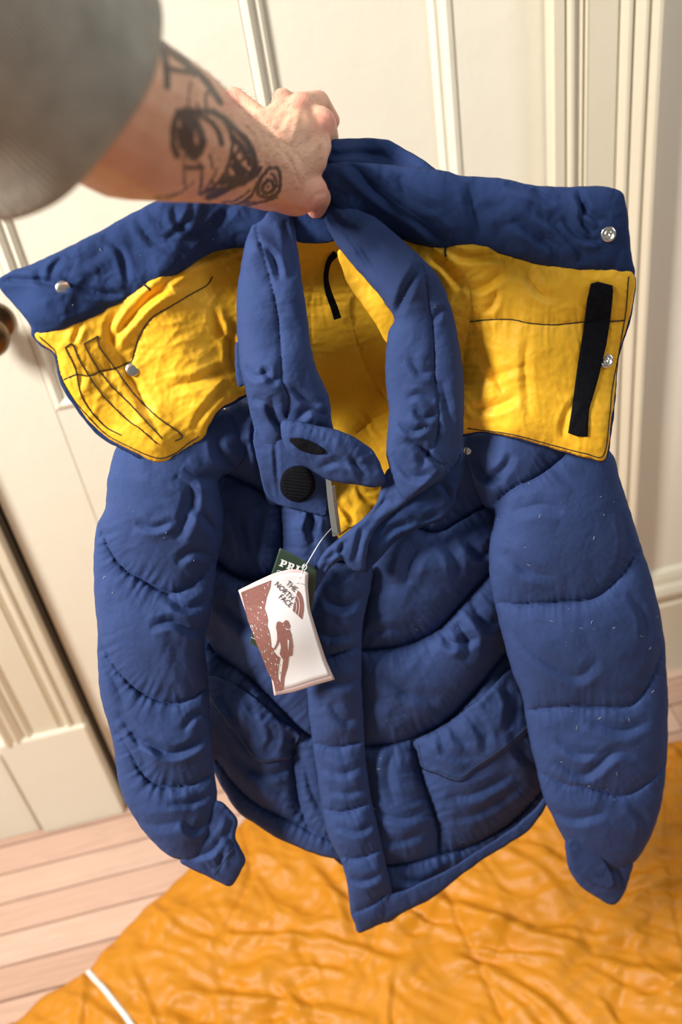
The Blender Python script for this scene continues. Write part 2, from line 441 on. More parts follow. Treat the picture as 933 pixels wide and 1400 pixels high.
# casings
def casing_profile(x0, s):
    """fluted casing, from the opening (x0) outwards; s = +1 to the right"""
    f = WY-.027
    P = [(0, WY), (0, f+.004), (.002, f), (.016, f), (.0185, f+.005), (.021, f), (.024, f-.0025), (.028, f-.0025), (.031, f+.003), (.036, f+.0045), (.0405, f+.001),
         (.0435, f+.006), (.047, f+.001), (.050, f+.002), (.088, f+.002), (.0915, f+.006), (.096, f+.001), (.101, f-.003), (.106, f-.003), (.109, f+.003), (.112, f-.002), (.121, f-.009),
         (.125, f-.009), (.128, f-.004), (.138, f-.012), (.143, f-.012), (.143, WY)]
    return [(x0+s*a_, b_) for a_, b_ in P]
struct(extrude_profile('trim_1', casing_profile(.4855, 1), .0, 2.2, PAINTC))
struct(extrude_profile('trim_2', casing_profile(-.4226, -1), .268, 2.2, PAINTC))
struct(box('trim_3', -.582, -.4215, WY-.034, WY, 0, .268, PAINT, bev=.002))            # plinth block
struct(box('trim_4', -.95, -.590, WY-.024, WY, 0, .235, PAINT, bev=.002))             # skirting beyond it
# baseboard on the right of the door
f = WY-.022
struct(extrude_profile('baseboard_back', [(0, WY), (0, f), (.195, f), (.200, f+.004), (.212, f+.004), (.220, f-.004), (.232, f-.006), (.243, f-.001), (.250, f+.006), (.262, f+.009), (.272, f+.014), (.279, WY)], .63, 2.4, PAINTC, axis='x'))
# floor: boards laid along the wall
fl = thing('floor', None, None, (0, 0, 0), kind='structure')
sub = box('subfloor', -2.4, 2.6, -1.6, WY+.1, -.06, -.021, JAMB, fl, bev=0)
PLK = []
for k, c in enumerate([(212, 174, 152), (205, 167, 144), (217, 182, 160), (200, 161, 138)]):
    m = bpy.data.materials.new('pine_board'); m.use_nodes = True; nt = m.node_tree; N = nt.nodes; Lk = nt.links; b = N['Principled BSDF']
    tc = N.new('ShaderNodeTexCoord'); mp = N.new('ShaderNodeMapping'); mp.inputs['Scale'].default_value = (1.2, 22, 1); mp.inputs['Location'].default_value = (k*3.1, k*7, 0)
    Lk.new(tc.outputs['Object'], mp.inputs['Vector'])
    n1 = N.new('ShaderNodeTexNoise'); n1.inputs['Scale'].default_value = 6; n1.inputs['Detail'].default_value = 8; n1.inputs['Distortion'].default_value = 1.2; Lk.new(mp.outputs[0], n1.inputs['Vector'])
    cr = N.new('ShaderNodeValToRGB'); cr.color_ramp.elements[0].position = .3; cr.color_ramp.elements[1].position = .7
    cr.color_ramp.elements[0].color = (*[v*.80 for v in s2l(c)], 1); cr.color_ramp.elements[1].color = (*s2l(c), 1)
    Lk.new(n1.outputs['Fac'], cr.inputs[0]); Lk.new(cr.outputs[0], b.inputs['Base Color']); b.inputs['Roughness'].default_value = .45
    bp = N.new('ShaderNodeBump'); bp.inputs['Distance'].default_value = .0006; Lk.new(n1.outputs['Fac'], bp.inputs['Height']); Lk.new(bp.outputs[0], b.inputs['Normal'])
    PLK.append(m)
pw = .0640; meshes = {}
y = WY+.09; row = 0
while y > -1.3:
    x = -2.3-(row*.37 % .9)
    while x < 2.5:
        Lp = 3.2
        if 1:
            key = (row+int(x*10)) % 4
            if key not in meshes:
                bm = bmesh.new(); bmbox(bm, 0, Lp-.0015, 0, pw-.0034, -.02, 0); bmesh.ops.bevel(bm, geom=[e for e in bm.edges], offset=.0012, segments=1, affect='EDGES')
                me = bpy.data.meshes.new('plank'); bm.to_mesh(me); bm.free(); me.materials.append(PLK[key]); meshes[key] = me
            o = bpy.data.objects.new('plank', meshes[key]); COL.objects.link(o); o.parent = fl; o.location = (x, y-pw, random.uniform(-.0006, .0004))
        x += Lp
    y -= pw; row += 1

# ================================================================== AMBER BAG ON THE FLOOR
def floor_pt(px, py, z=0):
    v = ray(px, py); return (v*((CAMZ-z)/-v[..., 2])[..., None])[..., :2]
edge_px = [(22, 1397), (56, 1367), (82, 1349), (120, 1328), (139, 1304), (161, 1281), (195, 1247), (225, 1221), (255, 1191), (290, 1160), (326, 1131), (345, 1109), (380, 1085), (460, 1062), (560, 1060), (660, 1048), (760, 1035), (840, 1024), (933, 1014), (1010, 1004)]
bagO = [tuple(floor_pt(np.array(float(x_)), np.array(float(y_)))) for x_, y_ in edge_px]
bagO += [(.86, 1.10), (.95, .8), (.9, .3), (.4, .1), (-.2, .12), (-.62, .35), (-.72, .7), (-.66, .9)]
bag = thing('sleeping_bag', 'crinkled amber-yellow nylon bedding laid out on the floorboards beneath the jacket', 'sleeping bag', (.1, .7, 0))
step = .0055
O = spline(bagO, step, True); O = O+np.stack([pnoise(np.arange(len(O))/7., np.zeros(len(O)), 3), pnoise(np.arange(len(O))/7., np.ones(len(O)), 4)], 1)*.004
gy = np.arange(O[:, 1].min(), O[:, 1].max(), step*.866)
G = np.vstack([np.stack([np.arange(O[:, 0].min()+(i % 2)*step/2, O[:, 0].max(), step), np.full(len(np.arange(O[:, 0].min()+(i % 2)*step/2, O[:, 0].max(), step)), yy)], 1) for i, yy in enumerate(gy)])
G = G[inside(G[:, 0], G[:, 1], O)]; d, _, _, _ = dist_poly(G[:, 0], G[:, 1], O[::4], True); G = G[d > step*.6]
vo, eo, fo, _, _, _ = delaunay_2d_cdt([Vector(p) for p in O]+[Vector(p) for p in G], [], [list(range(len(O)))], 1, 1e-7)
X = np.array([v.x for v in vo]); Y = np.array([v.y for v in vo]); dO, arc, _, _ = dist_poly(X, Y, O[::3], True); dO = np.maximum(dO-.002, 0)
seamsB = [[floor_pt(np.array(600.), np.array(1200.)), floor_pt(np.array(640.), np.array(1290.)), floor_pt(np.array(690.), np.array(1400.))],
          [floor_pt(np.array(330.), np.array(1120.)), floor_pt(np.array(345.), np.array(1200.)), floor_pt(np.array(300.), np.array(1300.))],
          [(.62, 1.1), (.5, .8), (.47, .5)]]
h = .016*np.sqrt(np.clip(dO/.05, 0, 1))
ed = np.clip(dO/.03, 0, 1)
h += ed*.0060*crumple(X, Y, .062, -.35, 2.8, 5)+ed*.0034*crumple(X, Y, .030, -.7, 3.2, 9)+ed*.0035*wrinkle(X, Y, .05, -.4, 3.5, 14)+.006*pnoise(X/.12, Y/.12, 6)
# long folds
for pts, w_, a_ in [([(.02, 1.02), (.12, .93), (.30, .80), (.42, .72)], .014, .018), ([(-.30, .98), (-.12, .93), (.03, .85)], .010, .013), ([(-.36, .90), (-.2, .84), (-.02, .76)], .011, .013),
                    ([(.30, 1.0), (.40, .9), (.55, .86)], .012, .016), ([(.10, .85), (.22, .74), (.30, .60)], .010, .012), ([(-.1, 1.1), (-.05, 1.0), (-.04, .9)], .010, .010), ([(.35, .75), (.5, .68), (.7, .66)], .016, .018)]:
    s = spline(pts, .02); d, ar, sg, tot = dist_poly(X, Y, s); tp = np.clip(np.sin(np.pi*np.clip(ar/tot, 0, 1)), 0, 1)**.6
    h += a_*tp*(np.exp(-(d/w_)**2)-.5*np.exp(-((d-2*w_)/w_)**2)*(sg > 0))
rr_ = random.Random(21)
for _ in range(62):
    cx_, cy_ = rr_.uniform(-.55, .85), rr_.uniform(.55, 1.2); a_ = rr_.gauss(-.45, .45) if rr_.random() < .7 else rr_.gauss(-1.5, .3); l_ = rr_.uniform(.05, .14); bn = rr_.uniform(-.3, .3)
    s = spline([(cx_-math.cos(a_-bn)*l_, cy_-math.sin(a_-bn)*l_), (cx_, cy_), (cx_+math.cos(a_+bn)*l_, cy_+math.sin(a_+bn)*l_)], .02); w_ = rr_.uniform(.004, .009); am_ = rr_.uniform(.006, .012)
    near = (np.abs(X-cx_) < l_+.05) & (np.abs(Y-cy_) < l_+.05)
    if not near.any(): continue
    d, ar, sg, tot = dist_poly(X[near], Y[near], s); tp = np.clip(np.sin(np.pi*np.clip(ar/tot, 0, 1)), 0, 1)**.7
    h[near] += am_*tp*(np.exp(-d/w_)-.55*np.exp(-np.abs(d-2.2*w_)/w_)*(sg > 0))
for s_ in seamsB:
    s = spline(s_, .02); d, ar, sg, tot = dist_poly(X, Y, s)
    h += -.008*np.exp(-(d/.006)**2)+.005*pnoise(ar/.012, d*0, 3)*np.exp(-d/.02)
h = np.maximum(h, .003)*np.clip(dO/.004, 0, 1)+.0015
n = len(X); loc = np.array([.1, .7, 0])
V = np.vstack([np.stack([X, Y, h], 1), np.stack([X, Y, np.full(n, .0006)], 1)])
F1 = [tuple(f) for f in fo]; cnt = {(f[i], f[(i+1) % 3]) for f in F1 for i in range(3)}
Fa = F1+[tuple(i+n for i in f[::-1]) for f in F1]+[(j, i, i+n, j+n) for (i, j) in cnt if (j, i) not in cnt]
shell = link('shell', mesh_np('shell', V, Fa), BAG, bag)
def bag_h(x, y): j = np.argmin((X-x)**2+(Y-y)**2); return h[j]
tp_ = [floor_pt(np.array(a_), np.array(b_)) for a_, b_ in ((121., 1330.), (140., 1352.), (158., 1374.), (180., 1402.), (215., 1460.))]
BX, BY, Bh = X, Y, h
s = spline(tp_, .006); V = []; Fa = []
for i, p in enumerate(s):
    t = s[min(i+1, len(s)-1)]-s[max(i-1, 0)]; t = t/np.hypot(*t); nrm = np.array([-t[1], t[0]])
    zz = max(bag_h(*p), bag_h(*(p+nrm*.004)), bag_h(*(p-nrm*.004)))+.0015
    for q, dz in ((-.0045, 0), (-.0045, .001), (.0045, .001), (.0045, 0)): V.append((*(p+nrm*q), zz+dz))
for i in range(len(s)-1):
    for k in range(4): Fa.append((i*4+k, i*4+(k+1) % 4, i*4+4+(k+1) % 4, i*4+4+k))
link('edge_tape', mesh_np('edge_tape', V, Fa), mat('white_tape', (.85, .82, .75), .5, None, .05), bag, label='narrow white tape crossing its corner')

# ================================================================== THE JACKET
JL = tuple(at(np.array(500.), np.array(1250.), 0)); JL = (float(JL[0]), float(JL[1]), float(JL[2]))
jk = thing('down_jacket', 'navy blue quilted down jacket with bright yellow lining, held up by its collar', 'jacket', JL)
# --- back shell and lining seen through the neck
backO = [(372, 250), (450, 262), (520, 330), (600, 420), (650, 560), (690, 640), (705, 760), (718, 900), (735, 1040), (722, 1090), (660, 1140), (540, 1190), (480, 1190), (400, 1125), (320, 1070), (290, 1000), (285, 800), (300, 640), (330, 450), (345, 320)]
puffy('back_panel', backO, NAVY, jk, idw([(450, 280, -.05), (400, 420, -.12), (560, 420, -.13), (520, 600, -.205), (480, 750, -.19), (480, 900, -.14), (300, 900, -.07), (720, 900, -.07), (500, 1180, -.05)]), kg=.04, kp=.0, amp=.5, step=7, back=3.0, seed=31, cap=20)
lin = [(372, 262), (440, 272), (520, 350), (600, 440), (640, 600), (650, 760), (520, 820), (400, 790), (340, 650), (345, 480), (352, 330)]
puffy('lining', lin, YEL, jk, idw([(420, 290, -.014), (470, 420, -.080), (520, 600, -.165), (440, 600, -.150), (600, 560, -.11), (380, 480, -.07), (620, 700, -.12)]), kg=.10, kp=.12,
      seams=[[(372, 417), (430, 420), (470, 411)], [(466, 330), (478, 420), (500, 500), (537, 560), (560, 620)], [(486, 592), (520, 568), (560, 545)], [(440, 330), (425, 420), (430, 560)]], seed=4, amp=.7, L=70, ang=1.4, pucker=.9, plen=20, cap=18, pwav=7)
puffy('collar_back_band', [(372, 255), (420, 262), (462, 300), (470, 322), (452, 331), (430, 333), (410, 331), (395, 318), (380, 300)], NAVYD, jk, -.008, kg=.15, kp=0, seed=5, amp=.6, L=30)
puffy('collar_lining', [(462, 345), (475, 345), (500, 370), (524, 398), (548, 430), (540, 470), (528, 468), (512, 440), (492, 412), (474, 384)], YEL, jk, idw([(470, 350, -.004), (530, 450, .004)]), kg=.35, kp=0, seed=111, amp=.8, L=40, key='clin', cap=8)
# hanging loop
lp = spline([(460, 346), (450, 358), (446, 378), (449, 398), (457, 420), (462, 436)], 3)
def ribbon(name, s, hw, offs, thick, m, parent, label=None):
    V = []; Fa = []; hw = hw if hasattr(hw, '__len__') else [hw]*len(s)
    for i, p in enumerate(s):
        t = s[min(i+1, len(s)-1)]-s[max(i-1, 0)]; t = t/np.hypot(*t); nr = np.array([-t[1], t[0]])
        for q, dz in ((-1, 0), (-1, thick), (1, thick), (1, 0)):
            xy = p+nr*hw[i]*q; V.append(at(xy[0], xy[1], (offs[i] if hasattr(offs, '__len__') else offs)+dz))
    for i in range(len(s)-1):
        for k in range(4): Fa.append((i*4+k, i*4+(k+1) % 4, i*4+4+(k+1) % 4, i*4+4+k))
    Fa += [(0, 1, 2, 3), tuple(len(V)-4+k for k in (3, 2, 1, 0))]
    bm = bmesh.new(); me = mesh_np(name, V, Fa); bm.from_mesh(me); return bm_link(name, bm, m, parent, False, label)
nlp = len(lp)
lo = np.maximum(surf('lining', lp[:, 0], lp[:, 1]), -1)+.004+.006*np.sin(np.linspace(0, np.pi, nlp))
ribbon('hanging_loop', lp, [5-1.5*math.sin(math.pi*i/nlp*1.6) if i < nlp*.6 else 3.6+1.8*i/nlp for i in range(nlp)], lo, .0012, VELCRO, jk, 'black fabric hanging loop')

# --- hood: folded band (navy) and lining (yellow), each side
hood = [(-3, 384), (14, 372), (42, 361), (75, 346), (110, 329), (150, 309), (195, 284), (225, 272), (300, 262), (380, 262), (400, 300), (372, 330), (343, 338), (293, 345), (247, 372), (204, 395), (166, 418), (116, 445), (50, 462), (42, 446), (30, 430), (19, 416), (6, 402)]
offH = idw([(0, 390, .030), (60, 440, .045), (200, 330, .02), (200, 400, .035), (340, 300, .0), (380, 280, -.005)])
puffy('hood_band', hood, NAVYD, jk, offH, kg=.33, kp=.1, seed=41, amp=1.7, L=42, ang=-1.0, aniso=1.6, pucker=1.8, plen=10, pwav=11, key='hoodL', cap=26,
      creases=[([(140, 322), (165, 345), (176, 392)], 5, 2.2), ([(236, 282), (246, 310), (290, 334)], 5, 2.4), ([(185, 300), (210, 330), (252, 352)], 6, 2.8), ([(52, 366), (58, 385), (90, 392)], 6, 3.4),
               ([(4, 382), (50, 384), (80, 388)], 4, 3), ([(88, 384), (130, 400), (168, 404)], 5, 4), ([(265, 272), (258, 300), (225, 330)], 5, 2.2), ([(320, 275), (300, 300), (262, 330)], 6, 2.4), ([(85, 350), (70, 372), (72, 384)], 5, 2.4)])
flapL = [(49, 455), (80, 446), (116, 431), (166, 404), (204, 380), (247, 357), (293, 330), (343, 311), (354, 322), (356, 420), (350, 520), (325, 545), (302, 558), (287, 580), (279, 598), (262, 611), (240, 627), (213, 632), (175, 614), (142, 595), (118, 570), (98, 543), (84, 518), (78, 492), (72, 480), (57, 470)]
offF = idw([(60, 470, .047), (90, 540, .050), (200, 620, .052), (280, 590, .040), (200, 400, .036), (330, 325, -.004), (352, 330, -.030), (345, 480, .006), (200, 500, .030)])
flapLs = [[(134, 460), (136, 474), (157, 502), (180, 490), (198, 440)], ]
puffy('hood_outer_edge', [(p[0]-3 if p[0] < 200 else p[0], p[1]+4 if p[1] > 500 else p[1]+1) for p in flapL], NAVYD, jk, lambda x, y: offF(x, y)-.004, kg=.02, kp=0, seed=43, amp=.2, key='flapLb', cap=4)
puffy('hood_lining', flapL, YEL, jk, offF, ridge=True, kg=.13, kp=.13, seed=42, amp=1.2, L=36, ang=-.7, aniso=1.8, pucker=1.4, plen=11, pwav=8, key='flapL', cap=16, back=.3,
      seams=[[(87, 519), (105, 512), (122, 514), (140, 507), (157, 504), (175, 496), (181, 492), (187, 470), (196, 450), (210, 433), (235, 418), (262, 402), (283, 390), (291, 378), (330, 350)]],
      creases=[([(150, 470), (175, 440), (210, 405), (260, 385)], 6, 5), ([(200, 412), (250, 368), (300, 345), (330, 332)], 6, 5), ([(160, 480), (150, 450), (165, 420)], 6, 3.5), ([(100, 470), (108, 450), (112, 440)], 4, 2.5),
               ([(160, 480), (190, 540), (215, 590)], 7, 3), ([(320, 470), (300, 450), (290, 420)], 6, 4), ([(318, 500), (270, 520), (230, 530)], 7, 3.5), ([(315, 520), (280, 560), (262, 590)], 5, 3), ([(322, 440), (316, 480), (322, 510)], 6, 4)])
for pts in ([(87, 519), (105, 512), (122, 514), (140, 507), (157, 504), (175, 496), (181, 492), (187, 470), (196, 450), (210, 433), (235, 418), (262, 402), (283, 390), (291, 378)],
            [(89, 475), (92, 482), (103, 505), (113, 545), (140, 580), (165, 595)], [(89, 475), (99, 471), (110, 495), (140, 540), (175, 575), (190, 585), (215, 607)],
            [(115, 470), (130, 462), (134, 460), (136, 474), (157, 503), (185, 540), (215, 570), (249, 595), (240, 603)], [(115, 470), (125, 490), (150, 525), (180, 555), (222, 600)],
            [(54, 461), (68, 473), (76, 482), (82, 510), (92, 533), (112, 560), (143, 592), (175, 610), (213, 626), (238, 621), (258, 606), (272, 597)]):
    stitch('flapL', pts, jk)
stitch('flapL', [(196, 388), (202, 393), (206, 397)], jk, w=.0009)

hoodR = [(430, 240), (446, 226), (480, 222), (540, 226), (602, 232), (635, 241), (683, 243), (721, 251), (775, 256), (818, 254), (850, 262), (857, 285), (861, 315), (864, 350), (865, 380), (823, 374), (764, 368), (721, 358), (667, 345), (613, 342), (570, 334), (538, 328), (500, 335), (470, 300)]
offHR = idw([(440, 240, -.005), (520, 270, -.012), (620, 280, .012), (740, 300, .030), (850, 300, .045), (850, 370, .045), (600, 330, .016)])
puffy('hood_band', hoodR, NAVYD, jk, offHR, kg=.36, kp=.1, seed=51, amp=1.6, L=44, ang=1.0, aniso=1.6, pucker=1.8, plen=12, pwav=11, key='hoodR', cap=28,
      creases=[([(470, 215), (520, 262), (575, 300), (610, 330)], 9, 7), ([(690, 250), (730, 262), (760, 280)], 6, 5), ([(790, 260), (800, 285), (822, 305)], 5, 5), ([(800, 275), (798, 300), (812, 322)], 5, 4), ([(770, 300), (795, 325), (822, 330)], 5, 4),
               ([(640, 250), (650, 290), (660, 320)], 8, 3), ([(700, 300), (740, 325), (770, 340)], 8, 4), ([(545, 240), (560, 270), (600, 290)], 7, 4), ([(735, 290), (770, 318), (800, 350)], 6, 3.5)])
crown = [(436, 225), (452, 193), (475, 189), (505, 188), (530, 191), (549, 201), (575, 215), (600, 234), (612, 250), (560, 262), (480, 262), (440, 252)]
puffy('hood_crown', crown, NAVYD, jk, idw([(450, 220, -.02), (600, 245, -.015), (520, 200, -.05)]), kg=.3, kp=.15, seams=[[(548, 200), (535, 215), (525, 232)]], seed=52, amp=1.2, L=30, creases=[([(450, 215), (490, 210), (530, 216)], 5, 4)], cap=25)
flapR = [(520, 306), (538, 317), (570, 324), (613, 332), (667, 334), (721, 348), (764, 358), (823, 365), (867, 375), (863, 425), (855, 455), (845, 490), (842, 530), (836, 575), (828, 627), (806, 626), (784, 622), (752, 612), (700, 598), (660, 590), (610, 588), (585, 500), (560, 420), (525, 350)]
offFR = idw([(540, 330, .008), (620, 500, .006), (640, 580, .022), (760, 480, .040), (860, 380, .048), (830, 620, .062), (720, 600, .050), (680, 350, .022)])
puffy('hood_outer_edge', [(p[0]+(2 if p[0] > 820 and p[1] > 380 else 0), p[1]+(2 if p[1] > 560 else 0)) for p in flapR], NAVYD, jk, lambda x, y: offFR(x, y)-.004, kg=.02, kp=0, seed=53, amp=.2, key='flapRb', cap=4)
puffy('hood_lining', flapR, YEL, jk, offFR, ridge=True, kg=.12, kp=.13, seed=54, amp=1.2, L=40, ang=.6, aniso=1.8, pucker=1.8, plen=16, pwav=8, key='flapR', cap=18, back=.3,
      seams=[[(643, 440), (670, 437), (700, 437), (725, 442), (760, 444), (800, 440), (855, 438)], [(545, 320), (580, 340), (612, 352), (634, 378), (645, 410), (643, 440), (636, 480), (630, 540)]],
      creases=[([(612, 344), (640, 352), (690, 348)], 6, 4.5), ([(585, 350), (610, 365), (632, 395)], 6, 6), ([(645, 400), (665, 390), (690, 372)], 6, 4), ([(660, 430), (675, 415), (680, 395)], 5, 3), ([(720, 370), (735, 395), (760, 410)], 7, 3),
               ([(640, 560), (680, 555), (710, 540)], 7, 3.5), ([(770, 600), (775, 570), (790, 545)], 5, 3), ([(720, 460), (718, 510), (724, 570)], 6, 2.5), ([(645, 470), (670, 500), (690, 540)], 8, 3.5), ([(650, 520), (690, 510), (720, 500)], 6, 2.5)])
for pts in ([(643, 440), (670, 437), (700, 437), (725, 442), (760, 444), (800, 440)], [(832, 440), (855, 438)], [(860, 378), (857, 420), (849, 470), (838, 530), (834, 570), (826, 622), (800, 620), (760, 610), (700, 594), (640, 586)]):
    stitch('flapR', pts, jk)
stitch('flapR', [(611, 335), (609, 343), (610, 351)], jk, w=.0009)
decal('hook_and_loop_strip', [(808, 388), (818, 385), (838, 390), (839, 398), (836, 430), (830, 470), (818, 520), (806, 560), (804, 597), (790, 597), (777, 592), (782, 560), (790, 500), (798, 450), (803, 410)], 'flapR', VELCRO, jk, .0022, 'black hook and loop fastening strip', smooth=False)

# --- sleeves
slL = [(165, 600), (205, 588), (262, 580), (300, 560), (330, 575), (342, 610), (325, 640), (302, 655), (307, 690), (306, 730), (297, 765), (294, 800), (286, 850), (281, 880), (286, 950), (289, 1010), (292, 1045), (297, 1092), (294, 1125), (280, 1160), (268, 1176), (248, 1176), (222, 1163), (188, 1126), (165, 1078), (152, 1005), (136, 940), (133, 865), (128, 795), (131, 725), (144, 695), (148, 655)]
offSL = idw([(220, 600, .020), (320, 600, .012), (220, 760, .020), (220, 900, .030), (220, 1150, .045), (300, 1100, .035)])
puffy('sleeve', slL, NAVY, jk, offSL, kg=.38, kp=.48, seed=61, amp=.95, L=40, ang=.5, aniso=1.8, pucker=1.9, plen=13, pwav=8, key='slL', cap=60, back=.8,
      seams=[[(135, 712), (150, 752), (170, 778), (190, 790), (230, 811), (262, 800), (296, 764)], [(130, 858), (148, 898), (168, 925), (190, 945), (230, 962), (258, 957), (288, 935)],
             [(148, 985), (170, 1015), (196, 1060), (222, 1075), (260, 1074), (294, 1056)]],
      creases=[([(185, 715), (210, 722), (240, 712)], 5, 3.5), ([(240, 740), (258, 700), (262, 668), (240, 650)], 8, 5), ([(262, 690), (285, 715), (300, 735)], 6, 4), ([(250, 640), (275, 655), (300, 652)], 7, 4), ([(205, 858), (235, 850), (262, 862), (285, 860)], 6, 4.5),
               ([(225, 812), (255, 832), (288, 820)], 6, 4), ([(196, 1012), (230, 1030), (262, 1022), (288, 1000)], 6, 5), ([(160, 975), (190, 1010), (225, 1030)], 6, 4), ([(180, 1000), (195, 1035), (200, 1060)], 7, 3), ([(250, 1000), (265, 980), (285, 975)], 5, 3),
               ([(250, 1120), (265, 1135), (290, 1120)], 6, 4), ([(240, 770), (262, 755), (290, 760)], 6, 3.5), ([(140, 905), (160, 940), (170, 970)], 7, 2.5), ([(180, 1120), (215, 1128), (250, 1122)], 8, 3), ([(230, 1100), (262, 1098), (292, 1085)], 5, 3),
               ([(295, 590), (300, 620), (330, 640)], 7, 4)])
cufL = [(256, 1168), (276, 1145), (284, 1120), (286, 1096), (303, 1096), (316, 1108), (325, 1122), (322, 1146), (336, 1174), (328, 1194), (315, 1211), (296, 1204), (274, 1194), (258, 1186), (246, 1177)]
cl = puffy('cuff', cufL, NAVY, jk, .045, kg=.42, kp=.1, seed=62, amp=1.1, L=24, key='cufL', pucker=1.6, creases=[([(262, 1172), (290, 1163), (310, 1135)], 5, 4), ([(300, 1190), (305, 1165), (312, 1150)], 4, 3), ([(318, 1120), (312, 1140), (320, 1160)], 5, 3)], cap=24, seams=[[(283, 1194), (300, 1180), (322, 1150)]])
stitch('cufL', [(292, 1197), (306, 1178), (318, 1160)], cl, NTHREAD)
slR = [(630, 600), (660, 588), (710, 572), (790, 585), (836, 618), (848, 657), (864, 703), (880, 755), (895, 802), (905, 848), (911, 900), (914, 983), (911, 1055), (900, 1118), (886, 1152), (868, 1178), (836, 1196), (800, 1182), (774, 1150), (760, 1126), (741, 1081), (725, 1014), (714, 952), (698, 910), (683, 854), (671, 797), (669, 750), (677, 700), (660, 690), (640, 650)]
offSR = idw([(720, 610, .016), (640, 620, .0), (770, 760, .022), (800, 900, .030), (830, 1150, .045)])
puffy('sleeve', slR, NAVY, jk, offSR, kg=.36, kp=.42, seed=71, amp=.85, L=46, ang=-.5, aniso=1.8, pucker=1.6, plen=13, pwav=8, key='slR', cap=64, back=.8,
      seams=[[(676, 690), (690, 676), (704, 666), (735, 651), (768, 626), (790, 600)], [(672, 822), (693, 826), (730, 826), (760, 824), (812, 818), (848, 788), (873, 752)], [(708, 972), (740, 970), (780, 966), (823, 967), (864, 965), (890, 930), (909, 880)],
             [(727, 1046), (745, 1060), (771, 1073), (810, 1078), (854, 1088), (892, 1066), (910, 1040)]],
      creases=[([(700, 860), (740, 900), (790, 925), (820, 900)], 8, 3.5), ([(760, 1040), (800, 1060), (840, 1030), (870, 1035)], 7, 4.5), ([(700, 700), (740, 690), (770, 700)], 9, 3), ([(850, 700), (858, 740), (850, 780)], 6, 3), ([(860, 810), (880, 840), (885, 880)], 6, 3),
               ([(750, 1110), (790, 1120), (830, 1110)], 7, 3.5), ([(800, 985), (850, 1000), (890, 985)], 7, 3.5), ([(690, 755), (720, 780), (760, 790)], 8, 3), ([(760, 1010), (790, 1030), (830, 1030)], 6, 3), ([(860, 1100), (880, 1120), (880, 1150)], 6, 3), ([(650, 620), (665, 650), (690, 660)], 8, 5), ([(700, 620), (690, 640), (664, 660)], 6, 4)])
cufR = [(774, 1146), (800, 1140), (826, 1150), (845, 1172), (866, 1178), (860, 1204), (851, 1227), (838, 1237), (818, 1228), (800, 1216), (786, 1202), (776, 1180)]
cr_ = puffy('cuff', cufR, NAVY, jk, .046, kg=.40, kp=.1, seed=72, amp=1.0, L=24, key='cufR', cap=24, creases=[([(806, 1142), (820, 1165), (842, 1200)], 5, 4), ([(840, 1180), (848, 1200), (850, 1220)], 4, 3)])
puffy('cuff_tab', [(778, 1150), (795, 1146), (808, 1150), (824, 1172), (838, 1196), (840, 1212), (830, 1216), (808, 1205), (786, 1190), (778, 1168)], NAVY, cr_, .066, kg=.10, kp=0, seed=73, amp=.5, L=20, key='tabR', cap=5)
stitch('tabR', [(814, 1195), (822, 1199), (826, 1190)], cr_, NTHREAD)

# --- front body panels
offB = idw([(470, 700, .012), (470, 900, .012), (500, 1200, .018), (300, 700, -.030), (280, 900, -.045), (300, 1050, -.030), (380, 900, -.005), (620, 900, -.005), (700, 700, -.025), (735, 900, -.045), (745, 1080, -.030), (330, 570, .005), (660, 600, -.005)])
bL = [(318, 548), (360, 560), (400, 600), (440, 640), (454, 664), (457, 700), (462, 732), (480, 760), (478, 800), (450, 900), (446, 1010), (460, 1100), (475, 1160), (480, 1188), (466, 1177), (425, 1166), (380, 1146), (345, 1124), (322, 1106), (305, 1080), (290, 1047), (276, 1000), (270, 900), (270, 800), (276, 700), (290, 640), (300, 580)]
puffy('front_panel', bL, NAVY, jk, offB, kg=.12, kp=.85, seed=81, amp=1.5, L=40, ang=.8, aniso=1.8, pucker=2.2, plen=14, pwav=8, key='bL', cap=46, back=.2,
      seams=[[(292, 640), (319, 652), (352, 668), (383, 688), (410, 690), (435, 697), (456, 700)], [(374, 612), (378, 655), (383, 688), (386, 745), (380, 775), (352, 792), (320, 786), (278, 750)],
             [(274, 862), (300, 897), (340, 925), (380, 965), (415, 1000), (444, 1012)], [(296, 1040), (322, 1074), (352, 1100), (400, 1124), (440, 1143), (470, 1156)], [(402, 1010), (400, 1040), (405, 1080), (412, 1108), (422, 1134)], [(380, 775), (410, 800), (440, 812)]],
      creases=[([(435, 690), (425, 720), (430, 745)], 7, 5), ([(340, 600), (330, 625), (305, 645)], 8, 6), ([(396, 712), (420, 702), (430, 715)], 6, 4), ([(325, 700), (335, 735), (345, 780)], 7, 3.5), ([(360, 690), (352, 730), (350, 780)], 5, 3), ([(300, 820), (330, 850), (370, 880)], 10, 5),
               ([(330, 940), (350, 970), (390, 985)], 6, 4), ([(300, 950), (325, 990), (345, 1035)], 7, 4), ([(340, 1050), (370, 1060), (400, 1050)], 6, 3.5), ([(320, 1030), (350, 1060), (390, 1090)], 7, 3), ([(405, 620), (420, 650), (445, 670)], 6, 3), ([(395, 590), (372, 600), (360, 640)], 6, 3),
               ([(415, 1040), (425, 1080), (440, 1110)], 6, 3), ([(360, 560), (350, 600), (362, 650)], 6, 4)])
bR = [(500, 720), (560, 690), (610, 660), (632, 590), (680, 600), (700, 660), (715, 780), (730, 900), (750, 1000), (758, 1050), (748, 1080), (745, 1097), (722, 1132), (690, 1156), (650, 1181), (600, 1221), (560, 1243), (528, 1262), (515, 1240), (505, 1180), (498, 1080), (490, 1000), (486, 900), (490, 850), (498, 770)]
